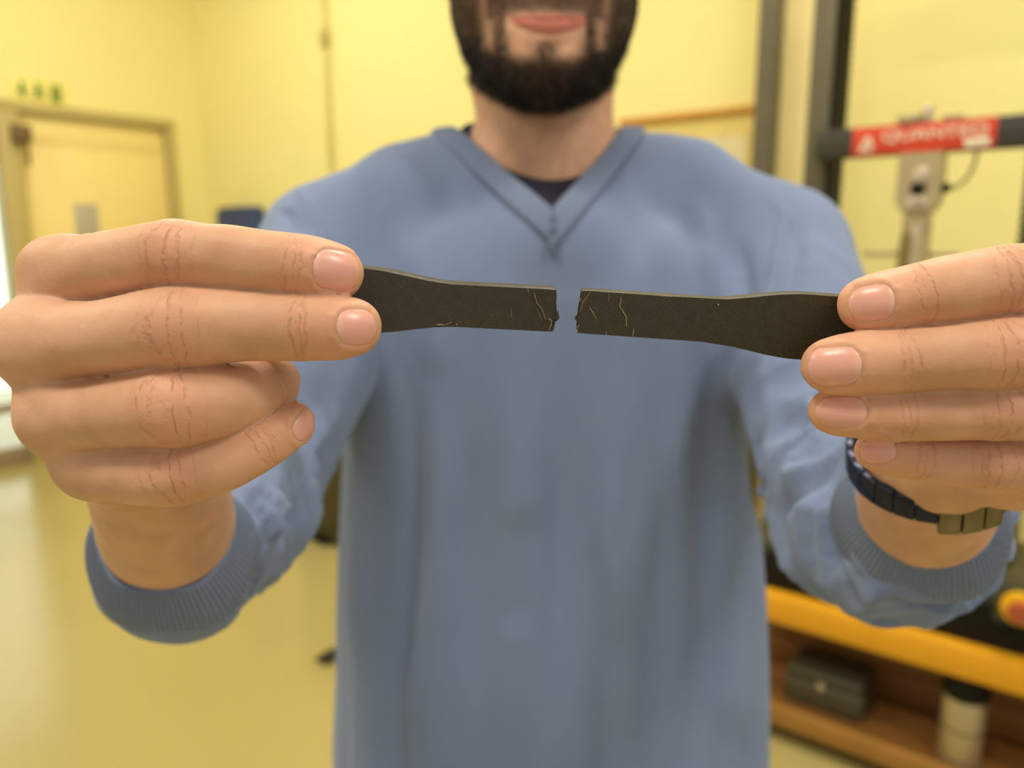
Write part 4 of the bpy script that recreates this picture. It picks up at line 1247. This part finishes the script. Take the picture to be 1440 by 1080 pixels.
# folds
q = (SVt-CAM)/KP+LC0
pxx = 720+F*((SVt-CAM)@RT)/((SVt-CAM)@FW); pyy = 540-F*((SVt-CAM)@UP)/((SVt-CAM)@FW)
disp = np.zeros(len(SVt))
onsleeve = np.zeros(len(SVt))
for side in 'LR':
    pts = SL[side]; cum = np.concatenate([[0], np.cumsum(np.linalg.norm(np.diff(pts[:, :3], axis=0), axis=1))])
    bd = np.full(len(SVt), 9.0); bu = np.zeros(len(SVt)); ang = np.zeros(len(SVt))
    for i in range(len(pts)-1):
        a, b = pts[i, :3], pts[i+1, :3]; d = b-a; L = np.linalg.norm(d)
        t_ = np.clip((SVt-a)@d/(L*L), 0, 1); c = a+t_[:, None]*d; D = np.linalg.norm(SVt-c, axis=1)-(pts[i, 3]+(pts[i+1, 3]-pts[i, 3])*t_)
        m = D < bd; bd[m] = D[m]; bu[m] = cum[i]+t_[m]*L
        ref = np.cross(d, UP); ref /= np.linalg.norm(ref); r2 = np.cross(ref, d/L)
        rr = SVt-c; ang[m] = np.arctan2(rr[m]@r2, rr[m]@ref)
    Lt = cum[-1]; uE = cum[12]
    msk = sstep(.02, .004, bd)*sstep(.05, .10, bu); onsleeve = np.maximum(onsleeve, msk)
    amp = .0014+.0080*sstep(uE-.10, uE+.005, bu)*sstep(Lt+.004, Lt-.012, bu)
    aw = np.stack([bu/.030+.35*np.sin(ang+(.4 if side == 'L' else 2.0))+.5*vnoise(SVt*14+2), np.cos(ang)*1.1+4, np.sin(ang)*1.1+7], 1)
    rd = 1-np.abs(vnoise(aw))*2.2; rd2 = 1-np.abs(vnoise(aw*np.array([1.9, 1.7, 1.7])+11))*2.2
    disp += msk*.0055*(np.exp(-((Lt-bu-.026)/.007)**2)-1.3*np.exp(-((Lt-bu-.012)/.005)**2))*(.6+.4*np.sin(ang*2+1))
    disp += msk*amp*(.95*rd+.45*rd2-.5)
tors = 1-onsleeve
# vertical drapes over the belly, softer over the chest
lowf = sstep(1.36, 1.10, q[:, 2])
n_ = vnoise(np.stack([q[:, 0]*26, q[:, 1]*20, q[:, 2]*3.2], 1)+3)+.5*vnoise(np.stack([q[:, 0]*55, q[:, 1]*40, q[:, 2]*5], 1)+9)
disp += tors*n_*(.0026+.0068*lowf)
def crease(pts, wd, amp):
    """ridge along a line of pixel positions on the front of the sweater"""
    global disp
    pts = np.array(pts, float); bd = np.full(len(SVt), 1e9)
    for a, b in zip(pts, pts[1:]):
        d = b-a; t_ = np.clip(((pxx-a[0])*d[0]+(pyy-a[1])*d[1])/(d@d), 0, 1)
        bd = np.minimum(bd, np.hypot(pxx-a[0]-t_*d[0], pyy-a[1]-t_*d[1]))
    tt = np.clip((pyy-pts[0, 1])/(pts[-1, 1]-pts[0, 1]+1e-6), 0, 1)
    disp = disp+amp*np.exp(-(bd/wd)**2)*(SN[:, 1] < .3)*sstep(-.02, .3, tt)*sstep(1.02, .75, tt)*1.15
crease([(500, 430), (520, 560), (515, 760), (500, 960)], 26, .007)
crease([(575, 500), (585, 700), (565, 1000)], 20, -.006)
crease([(625, 560), (620, 760), (600, 1060)], 26, .005)
crease([(560, 300), (600, 400), (615, 540)], 24, .0035)
crease([(1010, 700), (1005, 850), (1035, 1060)], 30, .007)
crease([(1052, 500), (1060, 620), (1072, 760)], 12, -.006)
crease([(985, 270), (1005, 360), (1020, 470)], 16, .004)
crease([(960, 280), (985, 380), (1000, 480)], 14, -.0035)
crease([(1078, 255), (1104, 300), (1088, 390), (1062, 490)], 7, .0035)
crease([(1120, 300), (1118, 360), (1092, 440)], 14, -.0045)
crease([(1040, 330), (1050, 420), (1046, 480)], 14, -.0035)
crease([(416, 255), (440, 300), (468, 350)], 7, .003)
crease([(400, 290), (420, 330)], 10, -.003)
crease([(860, 620), (850, 760), (880, 900), (870, 1060)], 22, .004)
crease([(740, 700), (720, 900)], 26, -.004)
SVt = SVt+SN*disp[:, None]
smesh = mesh_from('sweater', SVt, SQ)
sweater = adopt(link('sweater', smesh, m_knit, None, smooth=True))
sweater['label'] = 'blue knitted V-neck sweater with sleeves pushed up'

# collar band, draped on the uncarved sweater surface
def drape(p, nrm, off):
    p = np.array(p, float)
    for _ in range(30):
        d = sf.sample(A0, p); g = sf.grad(A0, p)
        p = p-(d-off)[..., None]*g*.8
    return p
zs = np.linspace(-.27, 1, 160)
def edge_line(s):
    """3-D points of one side of the V on the sweater surface, followed along the view rays"""
    tgt = LPX if s < 0 else RPX; out = []
    for k in zs:
        q_ = VPX+(tgt-VPX)*k
        ds = np.linspace(.50, .80, 400); pts_ = np.array([P(q_[0], q_[1], d_) for d_ in ds]); f_ = sf.sample(A0, pts_)
        i = np.argmax(f_ < .0) if (f_ < .0).any() else int(np.argmin(f_))
        out.append(pts_[i])
    return np.array(out)
ribP = .0030
def band(s):
    e = edge_line(s)
    nB = 120
    # continue round the back of the neck
    an = np.linspace(0, math.pi/2, nB)[1:]
    pe = e[-1]; bk_ = np.stack([xcV+(pe[0]-xcV)*np.cos(an), pe[1]+(.745*KP-pe[1])*np.sin(an), pe[2]+.012*np.sin(an)], 1)
    e = np.vstack([e, bk_])
    d = np.gradient(e, axis=0); d /= np.linalg.norm(d, axis=1)[:, None]
    p0 = drape(e, None, 0.0015)
    nr = sf.grad(A0, p0)
    outv = np.cross(d, nr)*s; outv /= np.linalg.norm(outv, axis=1)[:, None]
    sign = np.sign(np.sum(outv*np.array([s, 0, -.4]), 1)); sign[160:] = sign[159]
    outv = outv*np.where(sign == 0, 1, sign)[:, None]
    G = []
    wN = 10
    # resample finely along the length for the ribs
    cum = np.concatenate([[0], np.cumsum(np.linalg.norm(np.diff(p0, axis=0), axis=1))])
    uu = np.linspace(0, cum[-1], int(cum[-1]/.0006))
    ri = lambda a: np.stack([np.interp(uu, cum, a[:, k]) for k in range(3)], 1)
    P0, O, Nn = ri(p0), ri(outv), ri(nr)
    rib = .5+.5*np.cos(2*math.pi*uu/ribP)
    def sm(a_, n_):
        kk = np.hanning(n_*2+1); kk /= kk.sum()
        return np.stack([np.convolve(np.pad(a_[:, c], n_, mode='reflect', reflect_type='odd'), kk, 'valid') for c in range(3)], 1)
    xv_ = float(np.interp(0, zs, edge_line(s)[:, 0]))
    P0 = sm(P0, 60); O = sm(O, 80); Nn = sm(Nn, 80)
    O /= np.linalg.norm(O, axis=1)[:, None]
    for k in range(wN):
        f_ = k/(wN-1); wdt = .0215*(f_)-.0015
        hgt = .0030+.0019*(1-abs(2*f_-1)**6)
        pp = sm(drape(P0+O*wdt, None, 0.0), 60)
        nn = sm(sf.grad(A0, pp), 60); nn /= np.linalg.norm(nn, axis=1)[:, None]
        x_over = (pp[:, 0]-xv_)*s                       # mitre at the V point
        pp = pp+nn*(hgt+.0006*rib*(1-abs(2*f_-1)**8))[:, None]
        pp[:, 0] = np.where(x_over < .0004, xv_+s*.0004, pp[:, 0])
        G.append(pp)
    G = np.stack(G, 1)
    return G
GL, GR = band(-1), band(1)
for G in (GL, GR):
    o = grid_mesh('collar', G, m_rib, None, thick=.003)
    n0 = np.cross(G[60, 5]-G[59, 5], G[59, 6]-G[59, 5])
    if n0[1] > 0: o.data.flip_normals()
    o.parent = sweater
# cuffs
for side in 'LR':
    (a, b) = CUFF[side]
    c0 = P(*a[:3]); c1 = P(*b[:3]); ax_ = c0-c1; Lc = np.linalg.norm(ax_); ax_ /= Lc
    # ring plane looks a little more towards the camera than the axis
    e1 = np.cross(ax_, UP); e1 /= np.linalg.norm(e1); e2 = np.cross(e1, ax_)
    nA = 900; th = np.linspace(0, 2*math.pi, nA, endpoint=False)
    nr = int(2*math.pi*b[3]/.0026)
    prof = []
    for f_ in np.linspace(0, 1, 15):
        r = b[3]+(a[3]-b[3])*f_**1.2+.0022*math.sin(math.pi*f_)
        prof.append((f_*Lc, r, 1))
    prof += [(Lc+.0012, a[3]-.0008, .6), (Lc+.0014, a[3]-.0020, .2), (Lc+.0004, a[3]-.0034, 0), (Lc-.012, a[3]-.0036, 0)]
    G = np.zeros((nA, len(prof), 3))
    wob = .0009*np.sin(th*2+1)+.0006*np.sin(th*5)
    for k, (u_, r, am) in enumerate(prof):
        rr = r+wob+am*.00055*np.cos(nr*th)
        G[:, k] = c1+ax_*u_+(rr*np.cos(th))[:, None]*e1+(rr*np.sin(th))[:, None]*e2
    o = grid_mesh('cuff', G, m_rib, None, closed_u=True)
    n0 = np.cross(G[1, 3]-G[0, 3], G[0, 4]-G[0, 3])
    if n0@(G[0, 3]-c1) < 0: o.data.flip_normals()
    o.parent = sweater

# T-shirt under the sweater
tf = Field(W(-.14, .46, 1.30), W(.20, .82, 1.55), .0026)
A = torso_field(tf, -.0070)
Nk = tf.new()
tf.chain(Nk, [W(XC-.003, .675, 1.40), W(XC-.006, .665, 1.47), W(XH+.002, .668, 1.56)], [.0690, .0600, .061], .03)
A = smin(A, Nk, .031)
x, y, z = tf.xyz()
yl_ = (y/KP); zl_ = (z-CAMZ)/KP+1.40; xl_ = (x/KP)-XC
lim = 1.444+.50*(yl_-.598)+3.5*xl_**2*np.where(yl_ < .7, 1, 0)
A = np.maximum(A, ((zl_-lim)*.9).astype(np.float32))
A = np.maximum(A, W(0, 0, 1.32)[2]-z)
gx, gy, gz = np.meshgrid(*tf.ax, indexing='ij')
ins = sf.sample(A0, np.stack([gx, gy, gz], -1)).astype(np.float32)+.004       # stay under the sweater
td = gy*cp-(gz-CAMZ)*sp; tu = 720+F*gx/td; tw = 540-F*(gy*sp+(gz-CAMZ)*cp)/td
def wedge(b, sgn):
    d = (b-VPX)/np.linalg.norm(b-VPX); return sgn*((tu-VPX[0])*-d[1]+(tw-VPX[1])*d[0])
inV = np.maximum(wedge(LPX, -1), wedge(RPX, 1)) < 6
A = np.where((ins < .2) & ~inV, np.maximum(A, ins), A); del gx, gy, gz, ins, td, tu, tw, inV
tv, tq = tf.mesh(A); tv = laplace(tv, tq, 3)
m_tee = mat('dark_navy_cotton', (.028, .026, .045, 1), .9, nscale=40, namt=.1, bscale=1500, bdist=.0002, spec=.2)
adopt(link('t_shirt', mesh_from('t_shirt', tv, tq), m_tee, None, smooth=True))['label'] = 'dark navy T-shirt showing in the V of the sweater'

# trousers and shoes (below the frame)
lf = Field((-.24, .52, .02), (.32, .92, 1.1), .009)
A = lf.new()
cx = XC*KP; cy = .665*KP
lf.ellipsoid(A, (cx, cy, .95), (.185, .125, .14), .04, power=2.4)
for s in (-1, 1):
    lf.chain(A, [(cx+s*.085, cy, .91), (cx+s*.10, cy-.01, .50), (cx+s*.105, cy+.02, .10), (cx+s*.105, cy+.02, .075)], [.092, .072, .062, .062], .03)
lv, lq = lf.mesh(A); lv = laplace(lv, lq, 3)
adopt(link('trousers', mesh_from('trousers', lv, lq), mat('dark_denim', (.03, .035, .05, 1), .85, bscale=1200, bdist=.0003), None, smooth=True))
m_shoe = mat('black_shoe', (.02, .018, .016, 1), .5); m_sole = mat('rubber_sole', (.25, .23, .2, 1), .7)
for s in (-1, 1):
    hf = Field((cx+s*.105-.07, cy-.22, 0), (cx+s*.105+.07, cy+.13, .14), .006)
    A = hf.new()
    hf.chain(A, [(cx+s*.105, cy+.05, .06), (cx+s*.107, cy-.06, .055), (cx+s*.112, cy-.15, .045)], [.042, .042, .036], .02)
    hf.capsule(A, (cx+s*.105, cy+.03, .06), (cx+s*.105, cy+.03, .11), .045, .045, .02)
    A = np.maximum(A, (.022-hf.xyz()[2])+0*A)
    v_, q_ = hf.mesh(A); v_ = laplace(v_, q_, 2)
    sh = adopt(link('shoe', mesh_from('shoe', v_, q_), m_shoe, None, smooth=True))
    so = MB()
    so.box(cx+s*.108-.043, cx+s*.108+.043, cy-.19, cy+.095, .0005, .0235, .012, seg=3)
    sole = so.build('sole', m_sole, sh)

# ---- watch on the wrist at the right of the picture
c = P(1313, 643, .312); axd = P(1306, 690, .335)-P(1318, 640, .305); axd /= np.linalg.norm(axd)
axd = axd-.75*UP; axd /= np.linalg.norm(axd)       # worn loosely, tilted on the wrist
e1 = RT-axd*(RT@axd); e1 /= np.linalg.norm(e1); e2 = np.cross(axd, e1)
if e2@UP < 0: e2 = -e2
watch = bpy.data.objects.new('wristwatch', None); COL.objects.link(watch); watch.location = c
tag(watch, 'dark blue link-bracelet wristwatch with a steel clasp on the wrist at right', 'watch')
m_wb = mat('dark_blue_steel', (.016, .020, .050, 1), .3, .6, nscale=200, namt=.2); m_ws = mat('brushed_clasp_steel', (.20, .165, .105, 1), .30, .85, nscale=300, namt=.1)
m_dial = mat('green_dial', (.02, .10, .03, 1), .3)
Rw = .0298
nL = 26; seg = 2*math.pi/nL
def ringbox(a0, a1, w0, w1, r0, r1, bev=.00035):
    b_ = MB(); am = (a0+a1)/2; 
    M = Matrix.Identity(4)
    rad = math.cos(am)*e1+math.sin(am)*e2; tan = -math.sin(am)*e1+math.cos(am)*e2
    M.col[0][:3] = tan; M.col[1][:3] = axd; M.col[2][:3] = rad; M.col[3][:3] = rad*(r0+r1)/2
    ln_ = 2*(r0+r1)/2*math.tan((a1-a0)/2)
    r_ = bmesh.ops.create_cube(b_.bm, size=1)
    bmesh.ops.transform(b_.bm, matrix=Matrix.Diagonal((ln_, w1-w0, r1-r0, 1)), verts=r_['verts'])
    bmesh.ops.bevel(b_.bm, geom=b_.bm.edges[:], offset=bev, segments=2, profile=.5, affect='EDGES')
    bmesh.ops.transform(b_.bm, matrix=M, verts=b_.bm.verts[:])
    return b_
for k in range(nL):
    a0 = k*seg; a1 = a0+seg*.985; am = (a0+a1)/2
    if am < .55 or am > 2*math.pi-.50: continue                 # the watch case sits here
    deg = math.degrees(am)
    steel = 262 < deg < 300 or deg > 300
    mm = m_ws if steel else m_wb
    if 255 < deg < 285:
        ringbox(a0, a0+seg*.99, -.0105, .0105, Rw, Rw+.0036, .0008).build('clasp', m_ws, watch); continue
    ln0 = ringbox(a0, a1, -.0055, .0055, Rw, Rw+.0030).build('link', mm, watch)
    ringbox(a0+seg*.35, a1+seg*.35, -.0103, -.0058, Rw+.0002, Rw+.0027).build('side_link', mm, ln0)
    ringbox(a0+seg*.35, a1+seg*.35, .0058, .0103, Rw+.0002, Rw+.0027).build('side_link', mm, ln0)
cs = MB(); cs.cyl(e1*(Rw+.0005), e1*(Rw+.0095), .0185, .0175, seg=40, bev=.001)
cs.build('case', m_ws, watch)
MB().cyl(e1*(Rw+.0096), e1*(Rw+.0108), .0165, .0158, seg=40).build('bezel', m_dial, watch)
MB().cyl(e1*(Rw+.0109), e1*(Rw+.0112), .0135, .0135, seg=40).build('dial', m_wb, watch)
MB().cyl(e1*(Rw+.005)-axd*.0186, e1*(Rw+.005)-axd*.0215, .0028, seg=14).build('crown', m_ws, watch)
